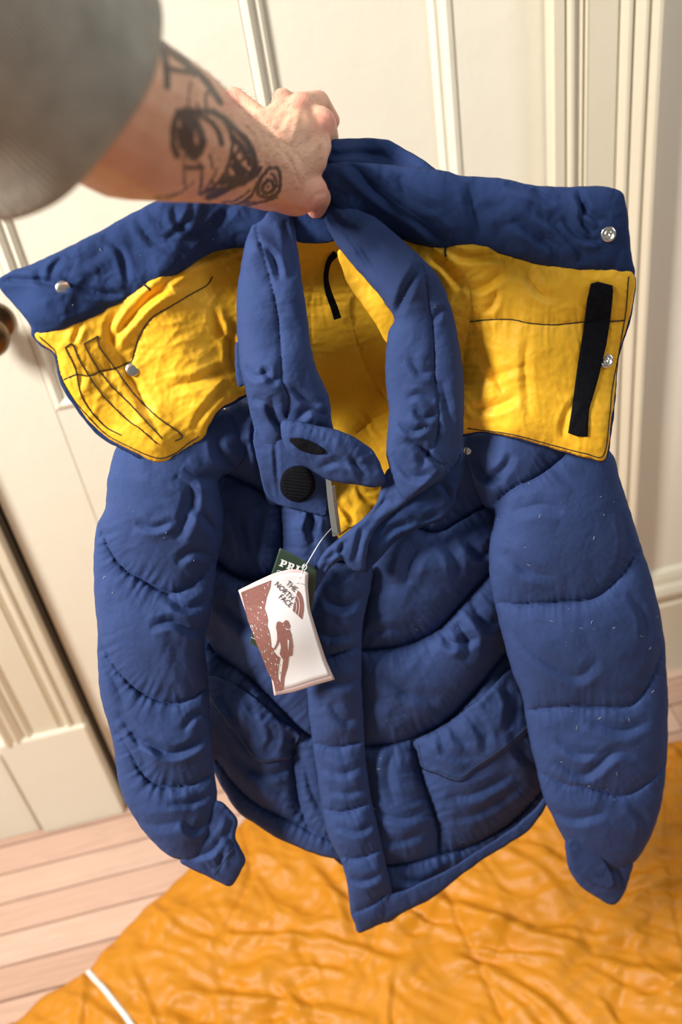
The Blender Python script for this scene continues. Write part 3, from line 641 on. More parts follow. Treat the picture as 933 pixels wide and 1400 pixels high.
puffy('front_panel', bR, NAVY, jk, offB, kg=.12, kp=.85, seed=91, amp=1.5, L=42, ang=-.6, aniso=1.8, pucker=2.2, plen=15, pwav=8, key='bR', cap=46, back=.2,
      seams=[[(488, 889), (520, 887), (553, 882), (600, 859), (647, 807), (672, 781), (715, 740)], [(492, 1020), (530, 1018), (564, 1009), (605, 991), (641, 957), (678, 910), (700, 885), (728, 860)], [(570, 722), (600, 727), (641, 703), (680, 680), (705, 660)],
             [(510, 1186), (560, 1180), (595, 1170), (640, 1158), (692, 1130), (725, 1100), (754, 1066)], [(566, 1010), (574, 1045), (579, 1066), (594, 1110), (600, 1140), (597, 1170)]],
      creases=[([(575, 745), (560, 770), (555, 800)], 9, 6), ([(600, 735), (620, 760), (625, 790)], 7, 4), ([(500, 870), (530, 860), (560, 865)], 6, 3), ([(625, 850), (640, 880), (635, 905)], 9, 6), ([(600, 862), (620, 880), (655, 872)], 7, 5), ([(640, 820), (665, 850), (690, 850)], 9, 5),
               ([(520, 920), (560, 950), (600, 960)], 9, 3.5), ([(540, 1020), (530, 1060), (540, 1100)], 7, 3), ([(510, 1110), (550, 1120), (585, 1110)], 6, 3), ([(610, 1090), (650, 1085), (700, 1060)], 7, 3.5), ([(620, 1120), (660, 1110), (720, 1070)], 6, 3), ([(640, 740), (660, 760), (680, 740)], 6, 4),
               ([(540, 1200), (580, 1205), (620, 1185)], 5, 3), ([(520, 1150), (550, 1150), (580, 1140)], 6, 3), ([(700, 1000), (715, 1030), (735, 1050)], 8, 4)])
# pocket flaps
puffy('pocket_flap', [(566, 1012), (590, 1000), (616, 983), (660, 950), (714, 905), (735, 940), (738, 985), (700, 1018), (672, 1040), (650, 1054), (629, 1069), (600, 1060), (577, 1051), (571, 1030)], NAVY, jk, lambda x, y: .9*surf('bR', x, y)+.1*(offB(x, y)+.034)+.005, kg=.10, kp=0, seed=95, amp=1.0, L=34, key='pfR', cap=12, edge=1.3,
      creases=[([(640, 970), (660, 1000), (665, 1030)], 7, 4), ([(690, 935), (700, 965), (695, 1000)], 7, 4), ([(600, 1005), (612, 1030), (640, 1040)], 6, 3), ([(620, 985), (626, 1005), (640, 1020)], 6, 3)])
stitch('pfR', [(572, 1018), (580, 1047), (600, 1055), (628, 1063), (650, 1048), (672, 1034), (700, 1012), (732, 984)], jk, NTHREAD, dash=False)
puffy('pocket_flap', [(282, 925), (310, 930), (345, 952), (380, 982), (410, 1002), (404, 1018), (398, 1036), (378, 1041), (352, 1042), (325, 1010), (300, 975), (284, 950)], NAVY, jk, lambda x, y: .9*surf('bL', x, y)+.1*(offB(x, y)+.032)+.004, kg=.10, kp=0, seed=96, amp=1.0, L=34, key='pfL', cap=12, edge=1.3,
      creases=[([(320, 945), (340, 975), (345, 1010)], 7, 4), ([(370, 985), (375, 1010), (365, 1030)], 6, 4)])
stitch('pfL', [(404, 1008), (397, 1031), (378, 1036), (354, 1037), (330, 1008)], jk, NTHREAD, dash=False)
# centre placket
pl = [(426, 790), (445, 772), (480, 770), (508, 772), (507, 800), (498, 850), (494, 900), (498, 1000), (506, 1080), (521, 1150), (534, 1208), (536, 1226), (528, 1256), (492, 1274), (486, 1262), (480, 1247), (476, 1215), (466, 1176), (452, 1150), (439, 1100), (428, 1020), (420, 950), (416, 880), (419, 830)]
puffy('placket', pl, NAVY, jk, lambda x, y: offB(x, y)+.030, kg=.3, kp=.6, seed=97, amp=1.2, L=30, ang=.2, aniso=1.8, pucker=2.0, plen=12, pwav=8, key='pl', cap=30, back=.8,
      seams=[[(414, 886), (443, 897), (465, 893), (498, 883)], [(426, 1016), (460, 1022), (502, 1012)], [(439, 1106), (470, 1110), (512, 1096)], [(460, 1170), (490, 1174), (526, 1160)], [(478, 1250), (505, 1240), (538, 1215)]],
      creases=[([(440, 820), (470, 830), (495, 815)], 7, 4), ([(430, 850), (450, 870), (490, 865)], 7, 3), ([(430, 930), (470, 935), (495, 925)], 6, 2.5), ([(450, 960), (470, 985), (494, 980)], 7, 3), ([(440, 1050), (470, 1058), (500, 1045)], 6, 3), ([(450, 1080), (480, 1085), (506, 1075)], 5, 2.5),
               ([(460, 1130), (490, 1138), (512, 1125)], 5, 3), ([(480, 1200), (500, 1205), (526, 1192)], 5, 3)])
# bottom hem of the right front, in front of the placket end
puffy('hem', [(482, 1250), (500, 1242), (530, 1224), (560, 1214), (600, 1196), (640, 1172), (690, 1140), (730, 1108), (752, 1080), (748, 1100), (726, 1132), (690, 1158), (650, 1182), (600, 1222), (560, 1244), (528, 1260), (493, 1275), (488, 1268)], NAVY, jk, lambda x, y: offB(x, y)+.032, kg=.42, kp=0, seed=98, amp=.8, L=24, key='hem', pucker=2.0, plen=10, pwav=7, cap=14)

# --- yellow facing and zip in the open V of the neck
puffy('facing', [(452, 655), (535, 650), (532, 690), (510, 712), (480, 722), (461, 731), (450, 700)], YEL, jk, .020, kg=.12, kp=0, seed=99, amp=1.0, L=22, key='fac', cap=10,
      creases=[([(488, 664), (500, 682), (512, 686)], 3.5, 3), ([(462, 688), (475, 700), (484, 716)], 4, 3.5), ([(500, 672), (512, 672), (520, 668)], 3, 2)])
zs = spline([(450, 648), (454, 690), (460, 733)], 2.0)
tape = ribbon('zip_tape', zs-np.array([1.5, 0]), 3.6, .0445, .0012, mat('grey_zip_tape', s2l((120, 120, 118)), .8), jk, 'grey zip tape')
TM = mat('zip_teeth_metal', (.30, .25, .22), .35, metallic=.8)
tm = None
zt = spline([(456, 665), (459, 692), (464, 728)], 2.1)
for i, p in enumerate(zt):
    c = at(p[0], p[1], .0465)
    if tm is None:
        bm = bmesh.new(); bmbox(bm, -.0017, .0017, -.0009, .0009, -.0005, .0005); bmesh.ops.bevel(bm, geom=bm.edges[:], offset=.0002, segments=1, affect='EDGES'); tm = bpy.data.meshes.new('zip_tooth'); bm.to_mesh(tm); bm.free(); tm.materials.append(TM)
    o = bpy.data.objects.new('zip_tooth', tm); COL.objects.link(o); o.parent = tape
    o.location = Vector(c)-Vector(JL)-Vector(tape.location)
box_c = Vector(at(457., 667., .030))

# --- collar: left roll, folded tab, right roll, lapel
cLr = [(370, 272), (386, 268), (398, 290), (404, 320), (410, 360), (415, 395), (421, 432), (428, 488), (440, 520), (450, 545), (454, 575), (455, 592), (430, 600), (402, 606), (392, 640), (390, 676), (376, 692), (364, 680), (356, 640), (348, 590), (333, 522), (326, 480), (323, 430), (326, 385), (334, 340), (346, 305), (358, 282)]
offC = idw([(380, 275, -.018), (370, 300, .0), (350, 340, .024), (400, 420, .030), (380, 520, .048), (440, 560, .040), (366, 600, .030), (370, 640, .022), (372, 680, .004)])
puffy('collar', cLr, NAVY, jk, offC, kg=.42, kp=.30, seed=101, amp=.8, L=38, ang=1.3, aniso=2.4, step=2.4, pucker=.6, plen=12, pwav=12, key='cL', cap=44, back=.7,
      seams=[[(350, 298), (354, 326), (366, 368), (378, 420), (384, 480), (386, 520), (396, 544), (392, 570)]],
      creases=[([(354, 332), (372, 350), (384, 385)], 5, 4), ([(388, 300), (396, 330), (402, 380)], 6, 3), ([(358, 500), (372, 520), (384, 516)], 5, 3.5), ([(372, 540), (376, 570), (392, 590)], 6, 5), ([(400, 530), (420, 548), (445, 552)], 5, 3.5), ([(405, 575), (425, 560), (448, 570)], 6, 4), ([(345, 545), (362, 550), (372, 570)], 6, 4), ([(335, 500), (350, 515), (372, 505)], 5, 3)])
tab = [(386, 576), (412, 577), (432, 581), (458, 587), (480, 596), (505, 611), (516, 624), (523, 640), (528, 660), (512, 667), (492, 663), (474, 661), (450, 656), (430, 645), (405, 628), (388, 606)]
puffy('collar_tab', tab, NAVY, jk, idw([(390, 580, .056), (460, 600, .058), (520, 655, .052), (440, 645, .048)]), kg=.50, kp=.1, seed=103, amp=1.0, L=26, ang=.4, key='tab', cap=22, back=.8, seams=[[(392, 580), (420, 584), (455, 593), (478, 602), (500, 616), (510, 628)]],
      creases=[([(436, 640), (460, 632), (478, 640)], 5, 3), ([(480, 620), (490, 640), (500, 652)], 5, 3), ([(445, 610), (470, 628), (500, 638)], 6, 2.5)])
yokeL = [(347, 600), (352, 580), (372, 590), (392, 590), (410, 610), (434, 636), (449, 650), (448, 668), (447, 702), (436, 704), (410, 698), (383, 690), (366, 678), (354, 640)]
puffy('yoke', yokeL, NAVY, jk, idw([(400, 620, .042), (420, 650, .041), (370, 690, .020), (410, 700, .023), (447, 700, .026)]), kg=.10, kp=0, seed=104, amp=.9, L=30, key='yk', cap=8, back=2.5, creases=[([(376, 600), (378, 640), (382, 680)], 3, 2)])
patch = [(407+24.5*math.cos(a_+.25)*(1+.03*math.cos(a_*3)), 661.5+25*math.sin(a_+.25)) for a_ in np.linspace(0, 2*np.pi, 9)[:-1]]
RP = decal('round_fastener_patch', patch, 'yk', VELCRO, jk, .0022, 'round black hook and loop patch')
decal('round_fastener_patch', [(396, 600), (412, 599), (430, 606), (442, 614), (444, 620), (430, 621), (414, 617), (402, 609)], 'tab', VELCRO, jk, .0016, 'second black patch seen edge-on under the collar fold')
# ribs of the round patch
for q in range(-4, 5):
    hw_ = math.sqrt(max(0, 21**2-(q*4.4)**2)); c_, s_ = math.cos(.12), math.sin(.12)
    xs_ = np.linspace(-hw_, hw_, 12); X_ = 407+c_*xs_-s_*q*4.4; Y_ = 661.5+s_*xs_+c_*q*4.4
    tube('patch_rib', at(X_, Y_, surf('yk', X_, Y_)+.0031), .0007, VELCRO, RP, 6)
tp = []
offLP = idw([(525, 660, .034), (600, 640, .042), (600, 690, .040), (500, 760, .052), (430, 800, .052), (560, 700, .046)])
lapB = [(600, 640), (618, 634), (631, 620), (629, 650), (622, 688), (607, 708), (585, 718), (560, 728), (536, 745), (514, 769), (497, 783), (488, 760), (496, 728), (514, 706), (545, 680), (575, 655)]
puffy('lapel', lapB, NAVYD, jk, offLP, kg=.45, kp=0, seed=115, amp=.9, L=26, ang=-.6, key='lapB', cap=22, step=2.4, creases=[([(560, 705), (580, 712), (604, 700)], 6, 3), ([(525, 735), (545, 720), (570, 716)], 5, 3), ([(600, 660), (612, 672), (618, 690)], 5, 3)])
lap = [(524, 655), (535, 640), (546, 660), (556, 678), (572, 672), (592, 656), (613, 641), (611, 648), (585, 666), (552, 690), (518, 718), (505, 740), (501, 760), (498, 779), (488, 782), (478, 776), (468, 766), (452, 775), (438, 797), (426, 815), (420, 803), (430, 776), (443, 756), (462, 738), (495, 711), (513, 691), (521, 670)]
puffy('lapel', lap, NAVY, jk, lambda x, y: offLP(x, y)+.010, kg=.30, kp=0, seed=105, amp=.8, L=26, ang=-.6, key='lap', cap=20, back=.8, step=2.4, edge=1.2,
      creases=[([(470, 740), (466, 755), (474, 768)], 3, 2.6), ([(496, 722), (490, 742), (484, 770)], 4, 2.6), ([(440, 768), (455, 760), (472, 748)], 3, 2), ([(436, 795), (445, 775), (456, 765)], 3, 2), ([(530, 680), (518, 692), (505, 706)], 5, 3)])
cRr = [(434, 262), (450, 255), (464, 264), (482, 277), (500, 289), (517, 300), (548, 326), (582, 357), (604, 385), (614, 412), (622, 440), (631, 486), (635, 540), (633, 595), (629, 625), (615, 645), (592, 664), (574, 676), (556, 684), (542, 666), (530, 630), (529, 600), (532, 562), (527, 520), (528, 480), (532, 455), (540, 436), (527, 416), (512, 396), (492, 372), (472, 350), (452, 320), (440, 292)]
offCR = idw([(448, 270, -.020), (470, 300, -.006), (500, 330, .012), (570, 370, .044), (620, 480, .038), (535, 500, .032), (620, 600, .036), (545, 620, .045), (595, 690, .060)])
puffy('collar', cRr, NAVY, jk, offCR, kg=.48, kp=.32, seed=106, amp=.8, L=38, ang=1.4, aniso=2.4, step=2.4, pucker=.6, plen=13, pwav=12, key='cR', cap=46, back=.7,
      seams=[[(576, 358), (582, 380), (585, 408), (592, 445), (594, 480), (595, 520), (599, 545), (600, 575), (596, 602), (584, 622)]],
      creases=[([(466, 300), (500, 345), (534, 400)], 6, 3.5), ([(576, 360), (558, 390), (542, 430)], 6, 5), ([(440, 275), (480, 330), (528, 410)], 5, 2.5), ([(566, 560), (580, 572), (598, 566)], 5, 4), ([(545, 580), (565, 590), (590, 580)], 5, 3.5), ([(590, 440), (605, 425), (616, 430)], 5, 3),
               ([(575, 610), (590, 625), (610, 640)], 4, 5), ([(555, 600), (575, 612), (580, 640)], 7, 4), ([(535, 620), (560, 650), (600, 650)], 6, 3), ([(560, 490), (575, 510), (592, 508)], 6, 3), ([(604, 520), (612, 560), (622, 590)], 6, 3), ([(556, 545), (574, 540), (594, 550)], 5, 3), ([(612, 642), (590, 664), (570, 686)], 5, 4)])
# small navy tab peeping out left of the collar
puffy('collar_side_flap', [(322, 470), (338, 480), (352, 530), (348, 545), (336, 528), (324, 526)], NAVY, jk, .028, kg=.15, kp=0, seed=108, amp=.3, key='sf', step=2.5, cap=4)

# --- snaps
def snap(px, py, key, r=.0058, socket=True, parent=jk):
    o = float(surf(key, px, py)[0]); C = at(float(px), float(py), o+.0006); ax = -ray(np.array(float(px)), np.array(float(py)))
    prof = [(r, -.001), (r*1.02, .0008), (r*.9, .0018), (r*.72, .0019), (r*.62, .0009), (r*.5, .0008), (r*.42, .0017), (r*.25, .0019), (r*.18, .0006), (.0002, .0005)] if socket else [(r, -.001), (r*1.02, .0004), (r*.93, .0009), (r*.5, .0011), (.0002, .0012)]
    return lathe_at('snap', prof, C, ax, METAL, parent, 24, 'silver snap fastener')
snap(832, 320, 'hoodR'); snap(829, 493, 'flapR', .006); snap(86, 394, 'hoodL', .0052, False); snap(181, 505, 'flapL', .0052, False)
snap(640, 616, 'slR', .0034, False)

# lint caught on the cloth
V = []; Fa = []
for key_, (x0_, x1_, y0_, y1_), cnt_ in (('slR', (680, 900, 640, 1100), 46), ('slL', (140, 300, 640, 1100), 14), ('bR', (510, 720, 750, 1200), 22), ('cR', (540, 625, 330, 640), 10), ('hoodL', (60, 330, 290, 420), 6)):
    Ok = REG[key_][3]; k_ = 0
    while k_ < cnt_:
        x_, y_ = random.uniform(x0_, x1_), random.uniform(y0_, y1_)
        if not inside(np.array([x_]), np.array([y_]), Ok)[0]: continue
        k_ += 1; a_ = random.uniform(0, 6.3); l_ = random.choice([.8, 1, 1.5, 2.5, 5]); w_ = .28; bend = random.uniform(-.8, .8); b = len(V)
        for q in range(4):
            aa = a_+bend*q; x_ += math.cos(aa)*l_/3; y_ += math.sin(aa)*l_/3; o_ = float(surf(key_, x_, y_)[0])+.0005
            V += [at(x_-math.sin(aa)*w_, y_+math.cos(aa)*w_, o_), at(x_+math.sin(aa)*w_, y_-math.cos(aa)*w_, o_), at(x_, y_, o_+.0003)]
        for q in range(3):
            for e_, f_ in ((0, 1), (1, 2), (2, 0)): Fa.append((b+q*3+e_, b+q*3+f_, b+q*3+3+f_, b+q*3+3+e_))
lint = link('lint', mesh_np('lint', V, Fa), mat('pale_lint', (.42, .45, .5), .9), jk); lint['kind'] = 'stuff'

# ================================================================== HANG TAGS
tagc = mat('white_card', (.86, .83, .82), .5, None, .02); tagr = mat('blush_card_edge', s2l((214, 190, 186)), .6)
brown = mat('brown_print', s2l((146, 92, 84)), .6, None, .25, 500, col2=s2l((170, 120, 110))); green = mat('dark_green_card', s2l((48, 66, 52)), .5, None, .1); inkm = mat('dark_print', s2l((70, 40, 44)), .6); wht = mat('white_print', (.85, .86, .84), .5)
def quad_patch(TLp, TRp, BRp, BLp, n=26):
    """card shape from four bounding polylines: returns f(u,v)->px"""
    top, rgt, bot, lft = TLp, TRp, BRp, BLp
    def f(u, v):
        def ev(c, t):
            c = np.array(c, float); k = np.linspace(0, 1, len(c)); return np.array([np.interp(t, k, c[:, 0]), np.interp(t, k, c[:, 1])])
        a_ = ev(top, u); b_ = ev(bot, u); l = ev(lft, v); r = ev(rgt, v)
        P00, P10, P01, P11 = np.array(top[0]), np.array(top[-1]), np.array(bot[0]), np.array(bot[-1])
        return (1-v)*a_+v*b_+(1-u)*l+u*r-((1-u)*(1-v)*P00+u*(1-v)*P10+(1-u)*v*P01+u*v*P11)
    return f
def card(name, f, offf, m, parent, thick=.0006, n=22):
    V = []; Fa = []
    for j in range(n+1):
        for i in range(n+1):
            p = f(i/n, j/n); V.append(at(p[0], p[1], offf(p[0], p[1])))
    N1 = len(V)
    for j in range(n+1):
        for i in range(n+1):
            p = f(i/n, j/n); V.append(at(p[0], p[1], offf(p[0], p[1])-thick))
    g = lambda i, j: j*(n+1)+i
    for j in range(n):
        for i in range(n):
            Fa.append((g(i, j), g(i, j+1), g(i+1, j+1), g(i+1, j))); Fa.append(tuple(N1+q for q in (g(i, j), g(i+1, j), g(i+1, j+1), g(i, j+1))))
    for i in range(n):
        for a_, b_ in ((g(i, 0), g(i+1, 0)), (g(i+1, n), g(i, n)), (g(0, i+1), g(0, i)), (g(n, i), g(n, i+1))): Fa.append((a_, b_, b_+N1, a_+N1))
    bm = bmesh.new(); me = mesh_np(name, V, Fa); bm.from_mesh(me); return bm_link(name, bm, m, parent, True)
wf = quad_patch([(326, 807), (350, 795), (374, 784), (397, 778), (410, 779), (422, 783)], [(422, 783), (421, 800), (424, 833), (436, 872), (446, 902), (458, 929)], [(375, 951), (402, 946), (430, 937), (458, 929)], [(326, 807), (333, 828), (346, 862), (363, 903), (371, 925), (375, 951)])
woff = idw([(326, 807, .074), (375, 951, .070), (458, 929, .074), (422, 783, .078), (390, 860, .084)])
gf = quad_patch([(383, 749), (400, 757), (420, 768), (434, 780)], [(434, 780), (428, 830), (410, 880), (396, 905)], [(341, 879), (352, 885), (370, 893), (396, 905)], [(383, 749), (371, 785), (352, 840), (341, 879)])
goff = idw([(383, 749, .068), (434, 780, .068), (341, 879, .060), (396, 905, .060)])
TL = at(422., 783., .078); 
gt = thing('hang_tag', 'dark green card tag with white lettering, tucked behind the white tag', 'tag', tuple(float(v) for v in at(383., 880., .062)), 'hang tags on the jacket front')
wt = thing('hang_tag', 'white card tag with brown climber picture hanging at the jacket front', 'tag', tuple(float(v) for v in at(400., 950., .074)), 'hang tags on the jacket front')
card('card', gf, goff, green, gt, .0008)
card('card', wf, woff, tagr, wt, .0008)
def inner(f, a_, b_, c_, d_): return lambda u, v: f(a_+(b_-a_)*u, c_+(d_-c_)*v)
card('printed_field', inner(wf, .035, .955, .045, .955), lambda x, y: woff(x, y)+.00035, tagc, wt, .0003)
def flatpoly(name, polys, offf, m, parent):
    V = []; Fa = []
    for P in polys:
        P = np.array(P, float); R_ = resample_keep(P, 6) if len(P) > 6 else P
        vo, eo, fo, _, _, _ = delaunay_2d_cdt([Vector(p) for p in R_], [], [list(range(len(R_)))], 1, 1e-4); b = len(V)
        V += [at(v.x, v.y, float(offf(v.x, v.y))) for v in vo]; k = len(vo)
        V += [at(v.x, v.y, float(offf(v.x, v.y))-.0002) for v in vo]
        Fa += [tuple(b+i for i in f[::-1]) for f in fo]+[tuple(b+k+i for i in f) for f in fo]
    return link(name, mesh_np(name, V, Fa), m, parent, False)
C4 = lambda L_: [(310+x/5.488, 730+y/5.488) for x, y in L_]
rock = C4([(108, 440), (215, 392), (335, 345), (328, 400), (300, 480), (285, 560), (300, 600), (310, 640), (305, 690), (320, 730), (330, 790), (335, 850), (370, 905), (402, 930), (390, 1000), (385, 1080), (425, 1168), (366, 1184), (352, 1110), (310, 1040), (262, 915), (220, 810), (160, 650), (125, 510)])
climb = C4([(376, 665), (390, 655), (405, 660), (420, 672), (435, 652), (448, 646), (460, 655), (475, 690), (468, 715), (483, 755), (495, 840), (490, 912), (465, 920), (455, 1000), (432, 1080), (425, 1165), (405, 1165), (405, 1080), (425, 945), (410, 925), (398, 900), (408, 850), (396, 795), (385, 830), (360, 872), (335, 862), (334, 852), (356, 858), (372, 825), (380, 790), (378, 740), (370, 700)])
flatpoly('printed_rock_face', [rock], lambda x, y: woff(x, y)+.0007, brown, wt)
flatpoly('printed_climber', [climb], lambda x, y: woff(x, y)+.0009, brown, wt)
sp = []
rk = np.array(rock)
for _ in range(260):
    x_ = random.uniform(rk[:, 0].min(), rk[:, 0].max()); y_ = random.uniform(rk[:, 1].min(), rk[:, 1].max())
    if inside(np.array([x_]), np.array([y_]), rk)[0] and (y_ > 850 or random.random() < .5):
        a_ = random.uniform(.7, 1.5); l = random.uniform(1.4, 5.5); w_ = random.uniform(.3, .8)
        dx, dy = math.cos(a_), math.sin(a_); sp.append([(x_, y_), (x_+dx*l*.5-dy*w_, y_+dy*l*.5+dx*w_), (x_+dx*l, y_+dy*l), (x_+dx*l*.5+dy*w_, y_+dy*l*.5-dx*w_)])
sp += [C4([(440, 700), (450, 712), (482, 716), (448, 720)]), C4([(425, 668), (432, 690), (428, 692)]), C4([(458, 790), (470, 800), (465, 880), (460, 860)])]
fo_ = flatpoly('print_flecks', sp, lambda x, y: woff(x, y)+.0011, tagc, wt); fo_['kind'] = 'stuff'
# emblem: quarter dome with two pale arcs
def arcpts(c, r, a0, a1, n=14, ex=1.0): return [(c[0]+r*math.cos(math.radians(a_)), c[1]+r*ex*math.sin(math.radians(a_))) for a_ in np.linspace(a0, a1, n)]
# dome drawn in its own frame then turned 44 degrees: flat side at the lower left, dome bulging right
em = C4([(535, 425), (556, 445), (572, 485), (579, 530), (578, 575), (566, 641), (530, 607), (495, 575), (500, 548), (512, 500), (524, 455)])
flatpoly('emblem', [em], lambda x, y: woff(x, y)+.0007, brown, wt)
def pstroke(pts, w_):
    s = spline(pts, 1.2); L_ = []; R_ = []
    for i, p in enumerate(s):
        t = s[min(i+1, len(s)-1)]-s[max(i-1, 0)]; t = t/np.hypot(*t); nr = np.array([-t[1], t[0]])*w_; L_.append(tuple(p+nr)); R_.append(tuple(p-nr))
    return L_+R_[::-1]
flatpoly('emblem_arcs', [pstroke(C4([(522, 460), (540, 485), (548, 530), (545, 575), (538, 612)]), .35), pstroke(C4([(512, 500), (524, 520), (526, 555), (518, 592)]), .35)], lambda x, y: woff(x, y)+.0010, tagc, wt)
def text(name, body, px, py, ang, size, m, parent, offf, bold=0.0, sx=1.0, space=1.0):
    """lettering: size = cap height in plan pixels, anchored at the left end of the baseline"""
    cu = bpy.data.curves.new(name, 'FONT'); cu.body = body; cu.size = 1; cu.offset = bold; cu.space_character = space; cu.resolution_u = 3
    o = bpy.data.objects.new(name, cu); COL.objects.link(o); dg = bpy.context.evaluated_depsgraph_get(); me = bpy.data.meshes.new_from_object(o.evaluated_get(dg)); bpy.data.objects.remove(o)
    k = size/.70; c, s_ = math.cos(math.radians(ang)), math.sin(math.radians(ang))
    for v in me.vertices:
        x_, y_ = v.co.x*k*sx, -v.co.y*k; X_ = px+c*x_-s_*y_; Y_ = py+s_*x_+c*y_
        v.co = Vector(at(X_, Y_, float(offf(X_, Y_))))
    me.name = name; me.materials.clear(); return link(name, me, m, parent, False)
lo_ = lambda x, y: woff(x, y)+.0009
p = C4([(440, 378), (355, 382), (385, 478)])
text('lettering', 'THE', p[0][0], p[0][1], 41, 7.4, inkm, wt, lo_, .004, .86)
text('lettering', 'NORTH', p[1][0], p[1][1], 43, 7.4, inkm, wt, lo_, .004, .86)
text('lettering', 'FACE', p[2][0], p[2][1], 41, 7.4, inkm, wt, lo_, .004, .86)
# slab lettering on the green card: P, R and the start of the next letter
def slab(polys, x0, y0, ang, sc):
    c, s_ = math.cos(math.radians(ang)), math.sin(math.radians(ang)); return [[(x0+(c*x-s_*-y)*sc, y0+(s_*x+c*-y)*sc) for x, y in P] for P in polys]
PL = [[(0, 0), (.62, 0), (.62, .14), (.48, .14), (.48, .86), (.62, .86), (.62, 1), (0, 1), (0, .86), (.14, .86), (.14, .14), (0, .14)], [(.48, 1), (.8, 1), (.96, .9), (.98, .66), (.88, .44), (.7, .36), (.48, .36), (.48, .5), (.62, .52), (.68, .66), (.62, .84), (.48, .86)]]
RL = PL+[[(.5, .42), (.72, .42), (.9, .3), (.95, .14), (1.08, .14), (1.08, 0), (.78, 0), (.68, .16), (.62, .3), (.5, .34)]]
IL = [[(0, 0), (.62, 0), (.62, .14), (.48, .14), (.48, .86), (.62, .86), (.62, 1), (0, 1), (0, .86), (.14, .86), (.14, .14), (0, .14)]]
g0 = C4([(392, 238)])[0]; ca, sa = math.cos(math.radians(21)), math.sin(math.radians(21))
for i, (L_, adv) in enumerate(((PL, 0), (RL, 10.6), (IL, 22.4))):
    flatpoly('lettering', slab(L_, g0[0]+ca*adv, g0[1]+sa*adv, 21, 9.6), lambda x, y: goff(x, y)+.0006, wht, gt)
for r_ in (pstroke(C4([(378, 300), (380, 280), (395, 276), (425, 288), (450, 290)]), .5), pstroke(C4([(184, 775), (215, 790), (240, 803)]), .4)):
    flatpoly('printed_rule', [r_], lambda x, y: goff(x, y)+.0006, wht, gt)
# string
strm = mat('clear_nylon_string', (.75, .78, .80), .3)
st = thing('tag_string', 'thin pale string tying the card tags to the zip', 'string', tuple(float(v) for v in at(421., 769., .085)))
def strand(pts):
    s = spline([(a_, b_) for a_, b_, c_ in pts], 2); k = np.linspace(0, 1, len(s)); oo = np.interp(k, np.linspace(0, 1, len(pts)), [c_ for _, _, c_ in pts])
    tube('strand', at(s[:, 0], s[:, 1], oo), .00035, strm, st, 6)
strand([(462, 716, .030), (452, 724, .045), (440, 738, .072), (431, 752, .080), (421, 769, .082), (416, 776, .083)])
strand([(416, 771, .084), (420, 774, .086), (417, 779, .086), (413, 776, .084), (417, 771, .084), (410, 788, .086), (404, 796, .085), (412, 798, .0845), (421, 800, .080)])
strand([(415, 778, .085), (417, 783, .085), (405, 797, .086)])

# ================================================================== THE PERSON: forearm, fist and shirt sleeve
def skin_mat():
    m = bpy.data.materials.new('tattooed_skin'); m.use_nodes = True; nt = m.node_tree; N = nt.nodes; L = nt.links; b = N['Principled BSDF']
    b.inputs['Roughness'].default_value = .48; b.inputs['Subsurface Weight'].default_value = .25; b.inputs['Subsurface Radius'].default_value = (1, .35, .2); b.inputs['Subsurface Scale'].default_value = .004
    tc = N.new('ShaderNodeTexCoord'); n = N.new('ShaderNodeTexNoise'); n.inputs['Scale'].default_value = 45; n.inputs['Detail'].default_value = 6; L.new(tc.outputs['Object'], n.inputs['Vector'])
    r = N.new('ShaderNodeMix'); r.data_type = 'RGBA'; r.inputs[6].default_value = (*s2l((204, 148, 118)), 1); r.inputs[7].default_value = (*s2l((232, 184, 156)), 1); L.new(n.outputs['Fac'], r.inputs[0])
    ar = N.new('ShaderNodeAttribute'); ar.attribute_name = 'flush'; r2 = N.new('ShaderNodeMix'); r2.data_type = 'RGBA'; L.new(ar.outputs['Fac'], r2.inputs[0]); L.new(r.outputs[2], r2.inputs[6]); r2.inputs[7].default_value = (*s2l((226, 140, 124)), 1)
    ai = N.new('ShaderNodeAttribute'); ai.attribute_name = 'ink'; r3 = N.new('ShaderNodeMix'); r3.data_type = 'RGBA'; L.new(ai.outputs['Fac'], r3.inputs[0]); L.new(r2.outputs[2], r3.inputs[6]); r3.inputs[7].default_value = (*s2l((52, 46, 46)), 1)
    L.new(r3.outputs[2], b.inputs['Base Color'])
    v = N.new('ShaderNodeTexVoronoi'); v.inputs['Scale'].default_value = 550; L.new(tc.outputs['Object'], v.inputs['Vector'])
    bp = N.new('ShaderNodeBump'); bp.inputs['Distance'].default_value = .00022; L.new(v.outputs['Distance'], bp.inputs['Height'])
    n2 = N.new('ShaderNodeTexNoise'); n2.inputs['Scale'].default_value = 120; n2.inputs['Detail'].default_value = 4; L.new(tc.outputs['Object'], n2.inputs['Vector'])
    bp2 = N.new('ShaderNodeBump'); bp2.inputs['Distance'].default_value = .0006; L.new(n2.outputs['Fac'], bp2.inputs['Height']); L.new(bp.outputs[0], bp2.inputs['Normal']); L.new(bp2.outputs[0], b.inputs['Normal'])
    return m
PL_ = tuple(float(v) for v in atd(np.array(60.), np.array(130.), .42))
pe = thing('person', 'outstretched tattooed arm in a grey short sleeve, fist gripping the jacket collar', 'person', PL_)
